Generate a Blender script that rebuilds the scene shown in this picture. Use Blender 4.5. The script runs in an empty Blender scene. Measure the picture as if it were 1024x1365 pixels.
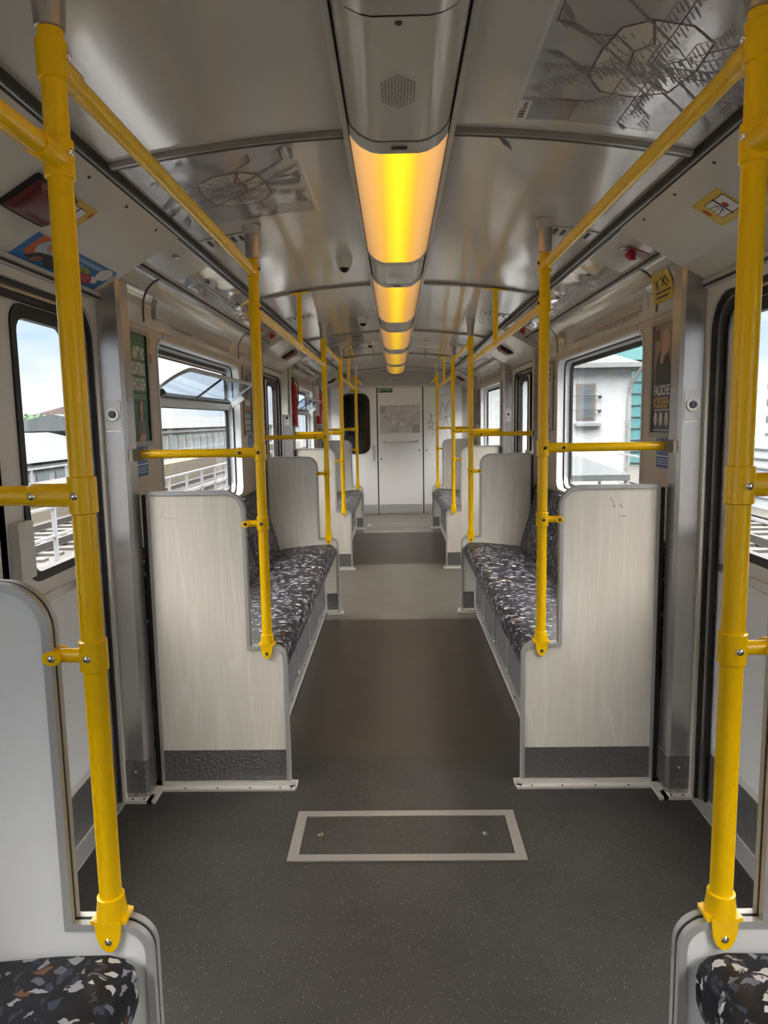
import bpy, bmesh, math, random
from mathutils import Vector, Matrix, geometry
random.seed(7)
SC = bpy.context.scene
COL = SC.collection
# ------------------------------------------------------------------ camera, sky, exposure
F_PX, CX, CY = 957.0, 512.0, 682.5
cf = Vector((15, 122.5, -F_PX)).normalized()
cd = Vector((128, -7518, -F_PX)); cd -= cd.dot(cf) * cf; cd.normalize()
cup = -cd; crt = cf.cross(cup)
R3 = Matrix((crt, cf, cup))
cam_data = bpy.data.cameras.new('camera'); cam = bpy.data.objects.new('camera', cam_data); COL.objects.link(cam)
cam_data.sensor_fit = 'VERTICAL'; cam_data.sensor_height = 24.0; cam_data.lens = F_PX / 1365.0 * 24.0
cam_data.clip_start = 0.02; cam_data.clip_end = 1500
cam.matrix_world = Matrix.Translation((-0.02, 0, 1.453)) @ R3.to_4x4()
SC.camera = cam
SC.view_settings.view_transform = 'Standard'; SC.view_settings.look = 'None'
SC.view_settings.gamma = 1.0; SC.view_settings.use_curve_mapping = False
SC.view_settings.exposure = 1.62
SC.cycles.max_bounces = 16; SC.cycles.diffuse_bounces = 8; SC.cycles.glossy_bounces = 6; SC.cycles.transparent_max_bounces = 24
SKY_GAIN = 1.0
LAMP_GAIN = .42

world = bpy.data.worlds.new('sky'); SC.world = world; world.use_nodes = True
wn = world.node_tree; wn.nodes.clear()
def N(nt, t, **kw):
    n = nt.nodes.new(t)
    for k, v in kw.items(): setattr(n, k, v)
    return n
def ramp(nt, stops, interp='LINEAR'):
    r = N(nt, 'ShaderNodeValToRGB'); e = r.color_ramp.elements; r.color_ramp.interpolation = interp
    while len(e) > 1: e.remove(e[-1])
    e[0].position = stops[0][0]; e[0].color = (*stops[0][1], 1)
    for p, c in stops[1:]:
        x = e.new(p); x.color = (*c, 1)
    return r
tc = N(wn, 'ShaderNodeTexCoord'); sx = N(wn, 'ShaderNodeSeparateXYZ'); wn.links.new(tc.outputs['Generated'], sx.inputs[0])
mp = N(wn, 'ShaderNodeMapping'); mp.inputs['Scale'].default_value = (1, 1, 4.5); wn.links.new(tc.outputs['Generated'], mp.inputs[0])
nz = N(wn, 'ShaderNodeTexNoise'); nz.inputs['Scale'].default_value = 2.6; nz.inputs['Detail'].default_value = 6; nz.inputs['Roughness'].default_value = .55
wn.links.new(mp.outputs[0], nz.inputs[0])
cr = ramp(wn, [(.36, (.24, .31, .38)), (.47, (.31, .35, .39)), (.55, (.39, .40, .405))]); wn.links.new(nz.outputs['Fac'], cr.inputs[0])
# overcast sky: zenith several times brighter than the horizon
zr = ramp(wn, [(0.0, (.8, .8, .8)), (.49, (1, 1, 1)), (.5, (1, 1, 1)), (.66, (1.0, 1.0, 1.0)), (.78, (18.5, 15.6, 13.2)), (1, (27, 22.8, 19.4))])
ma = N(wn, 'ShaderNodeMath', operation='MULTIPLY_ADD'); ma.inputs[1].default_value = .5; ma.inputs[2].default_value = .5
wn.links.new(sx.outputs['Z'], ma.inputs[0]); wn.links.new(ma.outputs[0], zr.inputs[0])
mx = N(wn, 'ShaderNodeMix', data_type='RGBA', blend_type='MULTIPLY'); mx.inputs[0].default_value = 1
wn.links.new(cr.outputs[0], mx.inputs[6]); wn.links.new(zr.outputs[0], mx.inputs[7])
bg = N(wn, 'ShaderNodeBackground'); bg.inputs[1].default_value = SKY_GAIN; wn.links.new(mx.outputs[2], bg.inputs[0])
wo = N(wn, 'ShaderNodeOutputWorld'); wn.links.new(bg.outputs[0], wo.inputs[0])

sun_d = bpy.data.lights.new('sun', 'SUN'); sun = bpy.data.objects.new('sun', sun_d); COL.objects.link(sun)
sun_d.energy = .35; sun_d.angle = math.radians(25); sun_d.color = (1, .97, .92)
sun.rotation_euler = (math.radians(38), math.radians(-22), 0)

# ------------------------------------------------------------------ materials
MATS = {}
def base_mat(name):
    m = bpy.data.materials.new(name); m.use_nodes = True; nt = m.node_tree
    return m, nt, nt.nodes['Principled BSDF']
def add_bump(nt, b, scale, strength, detail=2, dist=.01, tex='noise', stretch=None, coord='Object'):
    t = N(nt, 'ShaderNodeTexCoord'); mp_ = N(nt, 'ShaderNodeMapping')
    if stretch: mp_.inputs['Scale'].default_value = stretch
    nt.links.new(t.outputs[coord], mp_.inputs[0])
    if tex == 'noise':
        n = N(nt, 'ShaderNodeTexNoise'); n.inputs['Scale'].default_value = scale; n.inputs['Detail'].default_value = detail; out = n.outputs['Fac']
    else:
        n = N(nt, 'ShaderNodeTexVoronoi'); n.inputs['Scale'].default_value = scale; out = n.outputs['Distance']
    nt.links.new(mp_.outputs[0], n.inputs[0])
    bp = N(nt, 'ShaderNodeBump'); bp.inputs['Strength'].default_value = strength; bp.inputs['Distance'].default_value = dist
    nt.links.new(out, bp.inputs['Height']); nt.links.new(bp.outputs[0], b.inputs['Normal'])
    return n, mp_
def mat(name, col, rough=.5, metal=0, coat=0, bump=None, var=None, spec=None):
    if name in MATS: return MATS[name]
    m, nt, b = base_mat(name)
    b.inputs['Base Color'].default_value = (*col, 1); b.inputs['Roughness'].default_value = rough; b.inputs['Metallic'].default_value = metal
    b.inputs['Coat Weight'].default_value = coat; b.inputs['Coat Roughness'].default_value = .08
    if spec is not None: b.inputs['Specular IOR Level'].default_value = spec
    if bump: add_bump(nt, b, *bump)
    if var:   # (scale, other colour, stretch)
        t = N(nt, 'ShaderNodeTexCoord'); mp_ = N(nt, 'ShaderNodeMapping')
        if len(var) > 2: mp_.inputs['Scale'].default_value = var[2]
        nt.links.new(t.outputs['Object'], mp_.inputs[0])
        n = N(nt, 'ShaderNodeTexNoise'); n.inputs['Scale'].default_value = var[0]; n.inputs['Detail'].default_value = 5
        nt.links.new(mp_.outputs[0], n.inputs[0])
        r = ramp(nt, [(.35, col), (.65, var[1])]); nt.links.new(n.outputs['Fac'], r.inputs[0]); nt.links.new(r.outputs[0], b.inputs['Base Color'])
    MATS[name] = m; return m
CEIL = mat('gloss_ceiling_paint', (.57, .555, .505), .12, 0, .3, (1.3, .30, 1, .05))
HEAD = mat('gloss_header_paint', (.60, .575, .51), .20, 0, .2, (2.0, .15, 1, .03))
GLOSSP = mat('mirror_gloss_panel', (.66, .66, .64), .045, .55, .5, (2.2, .35, 1, .05))
COVE = mat('cove_plastic', (.60, .57, .50), .08, .15, .5, (4.0, .08, 1, .03))
HOUS = mat('lamp_housing_paint', (.56, .53, .46), .22, 0, .2)
HOUST = mat('lamp_housing_trim', (.52, .51, .47), .28, .3)
ALU = mat('brushed_aluminium', (.62, .63, .64), .32, .75, 0, (60, .05, 2, .002))
ALUM = mat('matt_aluminium', (.50, .51, .52), .42, .45)
ALUW = mat('anodised_pale_aluminium', (.30, .28, .26), .32, .35)
CHROME = mat('chrome', (.8, .8, .8), .12, 1)
BLACK = mat('black_rubber', (.008, .008, .009), .5)
DARK = mat('dark_plastic', (.03, .028, .03), .4)
WALL = mat('beige_wall_laminate', (.52, .43, .345), .38, 0, 0, None, (18, (.545, .455, .37), (6, 6, .4)))
PILLAR = mat('grey_pillar_metal', (.47, .45, .44), .27, .8, 0, (2, .05, 1, .02))
POST = mat('cream_door_post', (.68, .66, .61), .35, .1)
LEAF = mat('pale_door_leaf', (.70, .68, .65), .33, .05)
REVEAL = mat('silver_window_reveal', (.68, .71, .74), .3, .25)
YELLOW = mat('yellow_gloss_paint', (.98, .60, .0), .24, 0, 0, None, None, .4)
SLEEVE = mat('satin_sleeve_metal', (.50, .47, .44), .30, .8)
SLW = mat('white_sleeve_plastic', (.55, .54, .5), .4)
PLAIN = mat('plain_grey_laminate', (.80, .83, .86), .35)
EMBOSS = mat('embossed_kick_plate', (.24, .245, .25), .30, .7, 0, (80, .9, 1, .008, 'noise'))
BASESTRIP = mat('pale_floor_strip', (.62, .60, .57), .45, .2)
RED = mat('red_enamel', (.42, .012, .016), .35)
DKRED = mat('dark_red_lens', (.10, .004, .008), .35)
WHITE = mat('white_print', (.72, .71, .68), .5)
PAPER = mat('cream_print', (.60, .58, .50), .4)
INK = mat('dark_ink', (.03, .028, .03), .5)
GREENP = mat('poster_green', (.045, .12, .06), .4, 0, 0, None, (4, (.03, .15, .085)))
BLUEP = mat('sign_blue', (.02, .10, .34), .4)
SKYBLUE = mat('advert_blue', (.015, .16, .42), .35)
NAVY = mat('poster_navy', (.035, .05, .09), .35)
TAUPE = mat('poster_taupe', (.30, .23, .19), .4)
SKIN = mat('printed_skin', (.52, .30, .22), .45)
GREYC = mat('printed_grey_cloth', (.17, .16, .17), .5)
ORANGE = mat('advert_orange', (.52, .12, .03), .4)
LIME = mat('advert_lime', (.35, .42, .02), .4)
CRIMSON = mat('advert_crimson', (.45, .01, .07), .4)
GOLD = mat('print_gold', (.62, .38, .12), .45)
SIGNY = mat('sticker_yellow', (.66, .44, .01), .35)
SIGNG = mat('sign_green', (.008, .10, .05), .4)
PINK = mat('poster_pale_pink', (.5, .42, .42), .4)
MAPBG = mat('map_film', (.44, .44, .45), .14, 0, .3, (1.6, .2, 1, .05))
MAPC = mat('map_film_centre', (.64, .62, .56), .14, 0, .3, (1.6, .2, 1, .05))
MAPD = mat('map_film_block', (.26, .265, .29), .14, 0, .3, (1.6, .2, 1, .05))
MAPL = mat('map_line_maroon', (.13, .06, .06), .4)
MAPL2 = mat('map_line_grey', (.23, .23, .245), .4)
MAPT = mat('map_lettering', (.21, .195, .20), .4)
LENS = mat('button_lens', (.02, .035, .06), .1, 0, .5)
SCR = mat('scratch_grey', (.30, .30, .31), .5)
LCREAM = mat('cover_cream', (.66, .65, .60), .35)
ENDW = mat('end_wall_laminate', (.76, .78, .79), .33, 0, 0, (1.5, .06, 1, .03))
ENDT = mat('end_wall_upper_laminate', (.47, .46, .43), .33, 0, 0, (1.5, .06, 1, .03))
DGLASS = mat('dark_cab_glass', (.004, .004, .005), .06)

def wood():
    m, nt, b = base_mat('pale_wood_grain_laminate')
    t = N(nt, 'ShaderNodeTexCoord'); mp_ = N(nt, 'ShaderNodeMapping'); mp_.inputs['Scale'].default_value = (7, 1, .55)
    nt.links.new(t.outputs['Object'], mp_.inputs[0])
    n1 = N(nt, 'ShaderNodeTexNoise'); n1.inputs['Scale'].default_value = 1.1; n1.inputs['Detail'].default_value = 1.2
    nt.links.new(mp_.outputs[0], n1.inputs[0])
    w = N(nt, 'ShaderNodeMath', operation='MULTIPLY'); w.inputs[1].default_value = 34; nt.links.new(n1.outputs['Fac'], w.inputs[0])
    s = N(nt, 'ShaderNodeMath', operation='SINE'); nt.links.new(w.outputs[0], s.inputs[0])
    mp2 = N(nt, 'ShaderNodeMapping'); mp2.inputs['Scale'].default_value = (170, 1, 7); nt.links.new(t.outputs['Object'], mp2.inputs[0])
    n2 = N(nt, 'ShaderNodeTexNoise'); n2.inputs['Scale'].default_value = 1; n2.inputs['Detail'].default_value = 4; nt.links.new(mp2.outputs[0], n2.inputs[0])
    r1 = ramp(nt, [(.0, (.705, .68, .62)), (.90, (.715, .69, .63)), (1.0, (.76, .735, .68))])
    mm = N(nt, 'ShaderNodeMath', operation='MULTIPLY_ADD'); mm.inputs[1].default_value = .5; mm.inputs[2].default_value = .5
    nt.links.new(s.outputs[0], mm.inputs[0]); nt.links.new(mm.outputs[0], r1.inputs[0])
    r2 = ramp(nt, [(.3, (.93, .925, .92)), (.6, (1.02, 1.02, 1.02))]); nt.links.new(n2.outputs['Fac'], r2.inputs[0])
    x = N(nt, 'ShaderNodeMix', data_type='RGBA', blend_type='MULTIPLY'); x.inputs[0].default_value = 1
    nt.links.new(r1.outputs[0], x.inputs[6]); nt.links.new(r2.outputs[0], x.inputs[7]); nt.links.new(x.outputs[2], b.inputs['Base Color'])
    b.inputs['Roughness'].default_value = .42
    MATS['wood'] = m; return m
WOOD = wood()

def fabric():
    m, nt, b = base_mat('patterned_seat_fabric')
    t = N(nt, 'ShaderNodeTexCoord')
    nzz = N(nt, 'ShaderNodeTexNoise'); nzz.inputs['Scale'].default_value = 30; nt.links.new(t.outputs['Object'], nzz.inputs[0])
    off = N(nt, 'ShaderNodeMix', data_type='RGBA', blend_type='LINEAR_LIGHT'); off.inputs[0].default_value = .018
    nt.links.new(t.outputs['Object'], off.inputs[6]); nt.links.new(nzz.outputs['Color'], off.inputs[7])
    def layer(scale, stretch, thr, rot):
        mp_ = N(nt, 'ShaderNodeMapping'); mp_.inputs['Scale'].default_value = stretch; mp_.inputs['Rotation'].default_value = rot
        nt.links.new(off.outputs[2], mp_.inputs[0])
        v = N(nt, 'ShaderNodeTexVoronoi', distance='CHEBYCHEV'); v.inputs['Scale'].default_value = scale; nt.links.new(mp_.outputs[0], v.inputs[0])
        lt = N(nt, 'ShaderNodeMath', operation='LESS_THAN'); lt.inputs[1].default_value = thr; nt.links.new(v.outputs['Distance'], lt.inputs[0])
        sc_ = N(nt, 'ShaderNodeSeparateColor'); nt.links.new(v.outputs['Color'], sc_.inputs[0])
        return lt.outputs[0], sc_
    l1, c1 = layer(25, (1, 2.0, 1.5), .30, (0, 0, .5))
    l2, c2 = layer(30, (2.2, 1, 1.4), .30, (0, 0, -.4))
    r1 = ramp(nt, [(0, (.34, .345, .38)), (.25, (.13, .14, .18)), (.45, (.56, .56, .57)), (.64, (.16, .08, .03)), (.70, (.011, .012, .017))], 'CONSTANT'); nt.links.new(c1.outputs[0], r1.inputs[0])
    r2 = ramp(nt, [(0, (.04, .05, .08)), (.4, (.28, .29, .32)), (.55, (.011, .012, .017))], 'CONSTANT'); nt.links.new(c2.outputs[1], r2.inputs[0])
    a = N(nt, 'ShaderNodeMix', data_type='RGBA'); a.inputs[6].default_value = (.011, .012, .017, 1); nt.links.new(l2, a.inputs[0]); nt.links.new(r2.outputs[0], a.inputs[7])
    c = N(nt, 'ShaderNodeMix', data_type='RGBA'); nt.links.new(l1, c.inputs[0]); nt.links.new(a.outputs[2], c.inputs[6]); nt.links.new(r1.outputs[0], c.inputs[7])
    nt.links.new(c.outputs[2], b.inputs['Base Color']); b.inputs['Roughness'].default_value = .45; b.inputs['Specular IOR Level'].default_value = .3
    bn = N(nt, 'ShaderNodeTexNoise'); bn.inputs['Scale'].default_value = 9; nt.links.new(t.outputs['Object'], bn.inputs[0])
    bp = N(nt, 'ShaderNodeBump'); bp.inputs['Strength'].default_value = .15; bp.inputs['Distance'].default_value = .02; nt.links.new(bn.outputs['Fac'], bp.inputs['Height']); nt.links.new(bp.outputs[0], b.inputs['Normal'])
    return m
FABRIC = fabric()

def floor_mat(name, col, col2, speck, rough=.42):
    m, nt, b = base_mat(name)
    t = N(nt, 'ShaderNodeTexCoord')
    n = N(nt, 'ShaderNodeTexNoise'); n.inputs['Scale'].default_value = 3.0; n.inputs['Detail'].default_value = 8; n.inputs['Roughness'].default_value = .65; nt.links.new(t.outputs['Object'], n.inputs[0])
    r = ramp(nt, [(.35, col), (.7, col2)]); nt.links.new(n.outputs['Fac'], r.inputs[0])
    v = N(nt, 'ShaderNodeTexVoronoi'); v.inputs['Scale'].default_value = 135; nt.links.new(t.outputs['Object'], v.inputs[0])
    sp = N(nt, 'ShaderNodeSeparateColor'); nt.links.new(v.outputs['Color'], sp.inputs[0])
    mr = N(nt, 'ShaderNodeMath', operation='MULTIPLY'); mr.inputs[1].default_value = .21; nt.links.new(sp.outputs[1], mr.inputs[0])
    lt = N(nt, 'ShaderNodeMath', operation='LESS_THAN'); nt.links.new(v.outputs['Distance'], lt.inputs[0]); nt.links.new(mr.outputs[0], lt.inputs[1])
    mu = N(nt, 'ShaderNodeMath', operation='MULTIPLY'); nt.links.new(lt.outputs[0], mu.inputs[0]); mu.inputs[1].default_value = speck
    x = N(nt, 'ShaderNodeMix', data_type='RGBA'); nt.links.new(mu.outputs[0], x.inputs[0]); nt.links.new(r.outputs[0], x.inputs[6]); x.inputs[7].default_value = (.42, .38, .29, 1)
    nt.links.new(x.outputs[2], b.inputs['Base Color']); b.inputs['Roughness'].default_value = rough
    bn = N(nt, 'ShaderNodeTexNoise'); bn.inputs['Scale'].default_value = 220; nt.links.new(t.outputs['Object'], bn.inputs[0])
    bp = N(nt, 'ShaderNodeBump'); bp.inputs['Strength'].default_value = .25; bp.inputs['Distance'].default_value = .002; nt.links.new(bn.outputs['Fac'], bp.inputs['Height']); nt.links.new(bp.outputs[0], b.inputs['Normal'])
    return m
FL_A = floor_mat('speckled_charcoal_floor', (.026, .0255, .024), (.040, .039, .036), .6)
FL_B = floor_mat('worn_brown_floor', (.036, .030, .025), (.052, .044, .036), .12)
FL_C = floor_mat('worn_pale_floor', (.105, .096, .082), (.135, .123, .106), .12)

def glass(name='window_pane_glass', tint=(.97, .985, 1.0), gl=.07):
    m = bpy.data.materials.new(name); m.use_nodes = True; nt = m.node_tree; nt.nodes.clear()
    tr = N(nt, 'ShaderNodeBsdfTransparent'); tr.inputs[0].default_value = (*tint, 1)
    gs = N(nt, 'ShaderNodeBsdfGlossy'); gs.inputs['Roughness'].default_value = .03
    lw = N(nt, 'ShaderNodeLayerWeight'); lw.inputs[0].default_value = .5
    pw = N(nt, 'ShaderNodeMath', operation='POWER'); pw.inputs[1].default_value = 5; nt.links.new(lw.outputs['Facing'], pw.inputs[0])
    fr = N(nt, 'ShaderNodeMath', operation='MULTIPLY_ADD'); fr.inputs[1].default_value = .45; fr.inputs[2].default_value = .03; nt.links.new(pw.outputs[0], fr.inputs[0])
    mx_ = N(nt, 'ShaderNodeMixShader'); o = N(nt, 'ShaderNodeOutputMaterial')
    nt.links.new(fr.outputs[0], mx_.inputs[0]); nt.links.new(tr.outputs[0], mx_.inputs[1]); nt.links.new(gs.outputs[0], mx_.inputs[2]); nt.links.new(mx_.outputs[0], o.inputs[0])
    return m
GLASS = glass()
SASHG = glass('tinted_sash_glass', (.80, .87, .95))

def lamp_mat():
    m = bpy.data.materials.new('amber_lamp_diffuser'); m.use_nodes = True; nt = m.node_tree; nt.nodes.clear()
    t = N(nt, 'ShaderNodeTexCoord'); s = N(nt, 'ShaderNodeSeparateXYZ'); nt.links.new(t.outputs['Object'], s.inputs[0])
    a = N(nt, 'ShaderNodeMath', operation='ABSOLUTE'); nt.links.new(s.outputs[0], a.inputs[0])
    m2 = N(nt, 'ShaderNodeMath', operation='MULTIPLY'); m2.inputs[1].default_value = 7.5; nt.links.new(a.outputs[0], m2.inputs[0])
    # tube glow painted into the emission, no tube inside: amber middle, peach rims
    r = ramp(nt, [(0, (1.5, 1.02, .03)), (.22, (1.35, .80, .02)), (.36, (1.15, .56, .06)), (.6, (1.0, .50, .13)), (1, (.85, .47, .20))]); nt.links.new(m2.outputs[0], r.inputs[0])
    e = N(nt, 'ShaderNodeEmission'); e.inputs[1].default_value = 1.0 * LAMP_GAIN; nt.links.new(r.outputs[0], e.inputs[0])
    g = N(nt, 'ShaderNodeBsdfGlossy'); g.inputs['Roughness'].default_value = .25; g.inputs[0].default_value = (.3, .3, .3, 1)
    fr = N(nt, 'ShaderNodeFresnel'); fr.inputs[0].default_value = 1.4
    g2 = N(nt, 'ShaderNodeMixShader'); o = N(nt, 'ShaderNodeOutputMaterial')
    nt.links.new(fr.outputs[0], g2.inputs[0]); nt.links.new(e.outputs[0], g2.inputs[1]); nt.links.new(g.outputs[0], g2.inputs[2]); nt.links.new(g2.outputs[0], o.inputs[0])
    return m
LAMP = lamp_mat()

# ------------------------------------------------------------------ mesh helpers
class MB:
    def __init__(s): s.v = []; s.f = []
    def add(s, vs, fs):
        o = len(s.v); s.v += [Vector(p) for p in vs]; s.f += [[i + o for i in f] for f in fs]; return s
    def box(s, x0, x1, y0, y1, z0, z1):
        x0, x1 = sorted((x0, x1)); y0, y1 = sorted((y0, y1)); z0, z1 = sorted((z0, z1))
        return s.add([(x, y, z) for x in (x0, x1) for y in (y0, y1) for z in (z0, z1)],
                     [(0, 1, 3, 2), (4, 6, 7, 5), (0, 4, 5, 1), (2, 3, 7, 6), (0, 2, 6, 4), (1, 5, 7, 3)])
    def cyl(s, p0, p1, r0, r1=None, n=20, caps=True):
        r1 = r0 if r1 is None else r1; p0 = Vector(p0); p1 = Vector(p1); d = (p1 - p0).normalized()
        a = d.orthogonal().normalized(); b = d.cross(a)
        vs = []
        for p, r in ((p0, r0), (p1, r1)):
            vs += [p + (a * math.cos(2 * math.pi * i / n) + b * math.sin(2 * math.pi * i / n)) * r for i in range(n)]
        fs = [(i, (i + 1) % n, n + (i + 1) % n, n + i) for i in range(n)]
        if caps: fs += [tuple(range(n))[::-1], tuple(range(n, 2 * n))]
        return s.add(vs, fs)
    def lathe(s, c, prof, axis=(0, 0, 1), n=24):
        c = Vector(c); d = Vector(axis).normalized(); a = d.orthogonal().normalized(); b = d.cross(a); vs = []
        for h, r in prof:
            vs += [c + d * h + (a * math.cos(2 * math.pi * i / n) + b * math.sin(2 * math.pi * i / n)) * r for i in range(n)]
        fs = []
        for k in range(len(prof) - 1):
            fs += [(k * n + i, k * n + (i + 1) % n, (k + 1) * n + (i + 1) % n, (k + 1) * n + i) for i in range(n)]
        fs += [tuple(range(n))[::-1], tuple(range((len(prof) - 1) * n, len(prof) * n))]
        return s.add(vs, fs)
    def tube(s, pts, r, n=14):
        pts = [Vector(p) for p in pts]; vs = []; up = None
        for i, p in enumerate(pts):
            d = (pts[min(i + 1, len(pts) - 1)] - pts[max(i - 1, 0)]).normalized()
            a = (up - d * up.dot(d)).normalized() if up else d.orthogonal().normalized(); up = a; b = d.cross(a)
            vs += [p + (a * math.cos(2 * math.pi * k / n) + b * math.sin(2 * math.pi * k / n)) * r for k in range(n)]
        fs = []
        for k in range(len(pts) - 1): fs += [(k * n + i, k * n + (i + 1) % n, (k + 1) * n + (i + 1) % n, (k + 1) * n + i) for i in range(n)]
        fs += [tuple(range(n))[::-1], tuple(range((len(pts) - 1) * n, len(pts) * n))]
        return s.add(vs, fs)
    def loft(s, rings, closed=True, caps=True):
        n = len(rings[0]); vs = [p for r in rings for p in r]; fs = []
        for k in range(len(rings) - 1):
            for i in range(n if closed else n - 1): fs.append((k * n + i, k * n + (i + 1) % n, (k + 1) * n + (i + 1) % n, (k + 1) * n + i))
        if caps and closed: fs += [tuple(range(n))[::-1], tuple(range((len(rings) - 1) * n, len(rings) * n))]
        return s.add(vs, fs)
    def slab(s, outer, holes, fn, d0, d1):
        loops = [outer] + list(holes); flat = [p for l in loops for p in l]
        tri = geometry.tessellate_polygon([[Vector((p[0], p[1], 0)) for p in l] for l in loops])
        n = len(flat); vs = [fn(p[0], p[1], d0) for p in flat] + [fn(p[0], p[1], d1) for p in flat]
        fs = [tuple(t) for t in tri] + [tuple(i + n for i in t[::-1]) for t in tri]
        o = 0
        for l in loops:
            m = len(l)
            for i in range(m): a, b = o + i, o + (i + 1) % m; fs.append((a, b, b + n, a + n))
            o += m
        return s.add(vs, fs)
    def flat(s, outer, fn, d=.0):
        tri = geometry.tessellate_polygon([[Vector((p[0], p[1], 0)) for p in outer]])
        return s.add([fn(p[0], p[1], d) for p in outer], [tuple(t) for t in tri])
    def build(s, name, m, parent=None, smooth=True, normals=True):
        me = bpy.data.meshes.new(name); bm = bmesh.new()
        vs = [bm.verts.new(v) for v in s.v]
        for f in s.f:
            try: bm.faces.new([vs[i] for i in f])
            except ValueError: pass
        if normals: bmesh.ops.recalc_face_normals(bm, faces=bm.faces)
        bm.to_mesh(me); bm.free(); me.materials.append(m)
        if smooth:
            me.polygons.foreach_set('use_smooth', [True] * len(me.polygons)); me.set_sharp_from_angle(angle=math.radians(35))
        o = bpy.data.objects.new(name, me); COL.objects.link(o)
        if parent is not None:
            o.parent = parent; o.location = -parent.location if parent.parent is None else (0, 0, 0)
            if parent.parent is not None: o.location = (0, 0, 0)
        return o
def thing(name, label, cat, loc=(0, 0, 0), group=None):
    o = bpy.data.objects.new(name, None); o.empty_display_size = .05; COL.objects.link(o); o.location = loc
    o['label'] = label; o['category'] = cat
    if group: o['group'] = group
    return o
def tag(o, label, cat, group=None):
    o['label'] = label; o['category'] = cat
    if group: o['group'] = group
    return o
def structure(o): o['kind'] = 'structure'; return o
TRIM = [0]
def trim_name():
    TRIM[0] += 1; return 'trim_%d' % TRIM[0]
def rrect(u0, v0, u1, v1, r, n=7):
    rs = r if isinstance(r, (tuple, list)) else (r, r, r, r); pts = []   # bl, br, tr, tl
    for (cx, cy, a0, rr) in ((u0, v0, 180, rs[0]), (u1, v0, 270, rs[1]), (u1, v1, 0, rs[2]), (u0, v1, 90, rs[3])):
        ox = rr if cx == u0 else -rr; oy = rr if cy == v0 else -rr
        if rr <= 0: pts.append((cx, cy)); continue
        for i in range(n + 1):
            a = math.radians(a0 + 90 * i / n); pts.append((cx + ox + rr * math.cos(a), cy + oy + rr * math.sin(a)))
    return pts
def ellipse(cx, cy, rx, ry, n=24, rot=0):
    out = []
    for i in range(n):
        a = 2 * math.pi * i / n; x, y = rx * math.cos(a), ry * math.sin(a)
        out.append((cx + x * math.cos(rot) - y * math.sin(rot), cy + x * math.sin(rot) + y * math.cos(rot)))
    return out
def frame(O, U, V):
    O = Vector(O); U = Vector(U).normalized(); V = Vector(V).normalized(); Nn = U.cross(V)
    return lambda u, v, d=0: O + U * u + V * v + Nn * d
def ribbon(pts, w, fn, d, mb):
    for (a, b) in zip(pts[:-1], pts[1:]):
        dx, dy = b[0] - a[0], b[1] - a[1]; L = math.hypot(dx, dy)
        if L < 1e-6: continue
        nx, ny = -dy / L * w / 2, dx / L * w / 2; ex, ey = dx / L * w * .3, dy / L * w * .3
        k = max(1, int(L / .08))
        for i in range(k):
            t0, t1 = i / k, (i + 1) / k
            p0 = (a[0] - ex + (dx + 2 * ex) * t0, a[1] - ey + (dy + 2 * ey) * t0); p1 = (a[0] - ex + (dx + 2 * ex) * t1, a[1] - ey + (dy + 2 * ey) * t1)
            mb.add([fn(p0[0] + nx, p0[1] + ny, d), fn(p1[0] + nx, p1[1] + ny, d), fn(p1[0] - nx, p1[1] - ny, d), fn(p0[0] - nx, p0[1] - ny, d)], [(0, 1, 2, 3)])
def patch(outer, fn, d, mb, step=.06):
    """a convex flat outline cut into small cells so it can follow a curved surface"""
    def clip(poly, ax, x, keep):
        out = []
        for i in range(len(poly)):
            a, b = poly[i], poly[(i + 1) % len(poly)]; ia = (a[ax] > x) == keep; ib = (b[ax] > x) == keep
            if ia: out.append(a)
            if ia != ib:
                t = (x - a[ax]) / (b[ax] - a[ax]); q = [a[0] + t * (b[0] - a[0]), a[1] + t * (b[1] - a[1])]; q[ax] = x; out.append(tuple(q))
        return out
    def cuts(ax):
        lo = min(p[ax] for p in outer); hi = max(p[ax] for p in outer); k = max(1, int((hi - lo) / step)); return [lo + (hi - lo) * i / k for i in range(k + 1)]
    cu, cv_ = cuts(0), cuts(1)
    for i in range(len(cu) - 1):
        p = outer
        if i > 0: p = clip(p, 0, cu[i], True)
        if i < len(cu) - 2: p = clip(p, 0, cu[i + 1], False)
        for j in range(len(cv_) - 1):
            q = p
            if j > 0: q = clip(q, 1, cv_[j], True)
            if j < len(cv_) - 2: q = clip(q, 1, cv_[j + 1], False)
            w = []
            for z in q:
                if not w or (abs(z[0] - w[-1][0]) + abs(z[1] - w[-1][1])) > 1e-6: w.append(z)
            if len(w) > 2 and abs(w[0][0] - w[-1][0]) + abs(w[0][1] - w[-1][1]) < 1e-6: w.pop()
            if len(w) > 2: mb.add([fn(z[0], z[1], d) for z in w], [tuple(range(len(w)))])
def lettering(txt, u0, v0, w, h, fn, m, parent, d=.0012, name='lettering', bold=0.0):
    cu = bpy.data.curves.new('txt', 'FONT'); cu.body = txt; cu.size = 1; cu.offset = bold; cu.resolution_u = 3
    to = bpy.data.objects.new('txt', cu); COL.objects.link(to)
    me = bpy.data.meshes.new_from_object(to); bpy.data.objects.remove(to); bpy.data.curves.remove(cu)
    xs = [v.co.x for v in me.vertices]; ys = [v.co.y for v in me.vertices]
    x0, x1, y0, y1 = min(xs), max(xs), min(ys), max(ys)
    mb = MB(); mb.add([fn(u0 + (v.co.x - x0) / (x1 - x0) * w, v0 + (v.co.y - y0) / (y1 - y0) * h, d) for v in me.vertices], [tuple(p.vertices) for p in me.polygons])
    bpy.data.meshes.remove(me)
    return mb.build(name, m, parent, smooth=False, normals=False)
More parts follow.
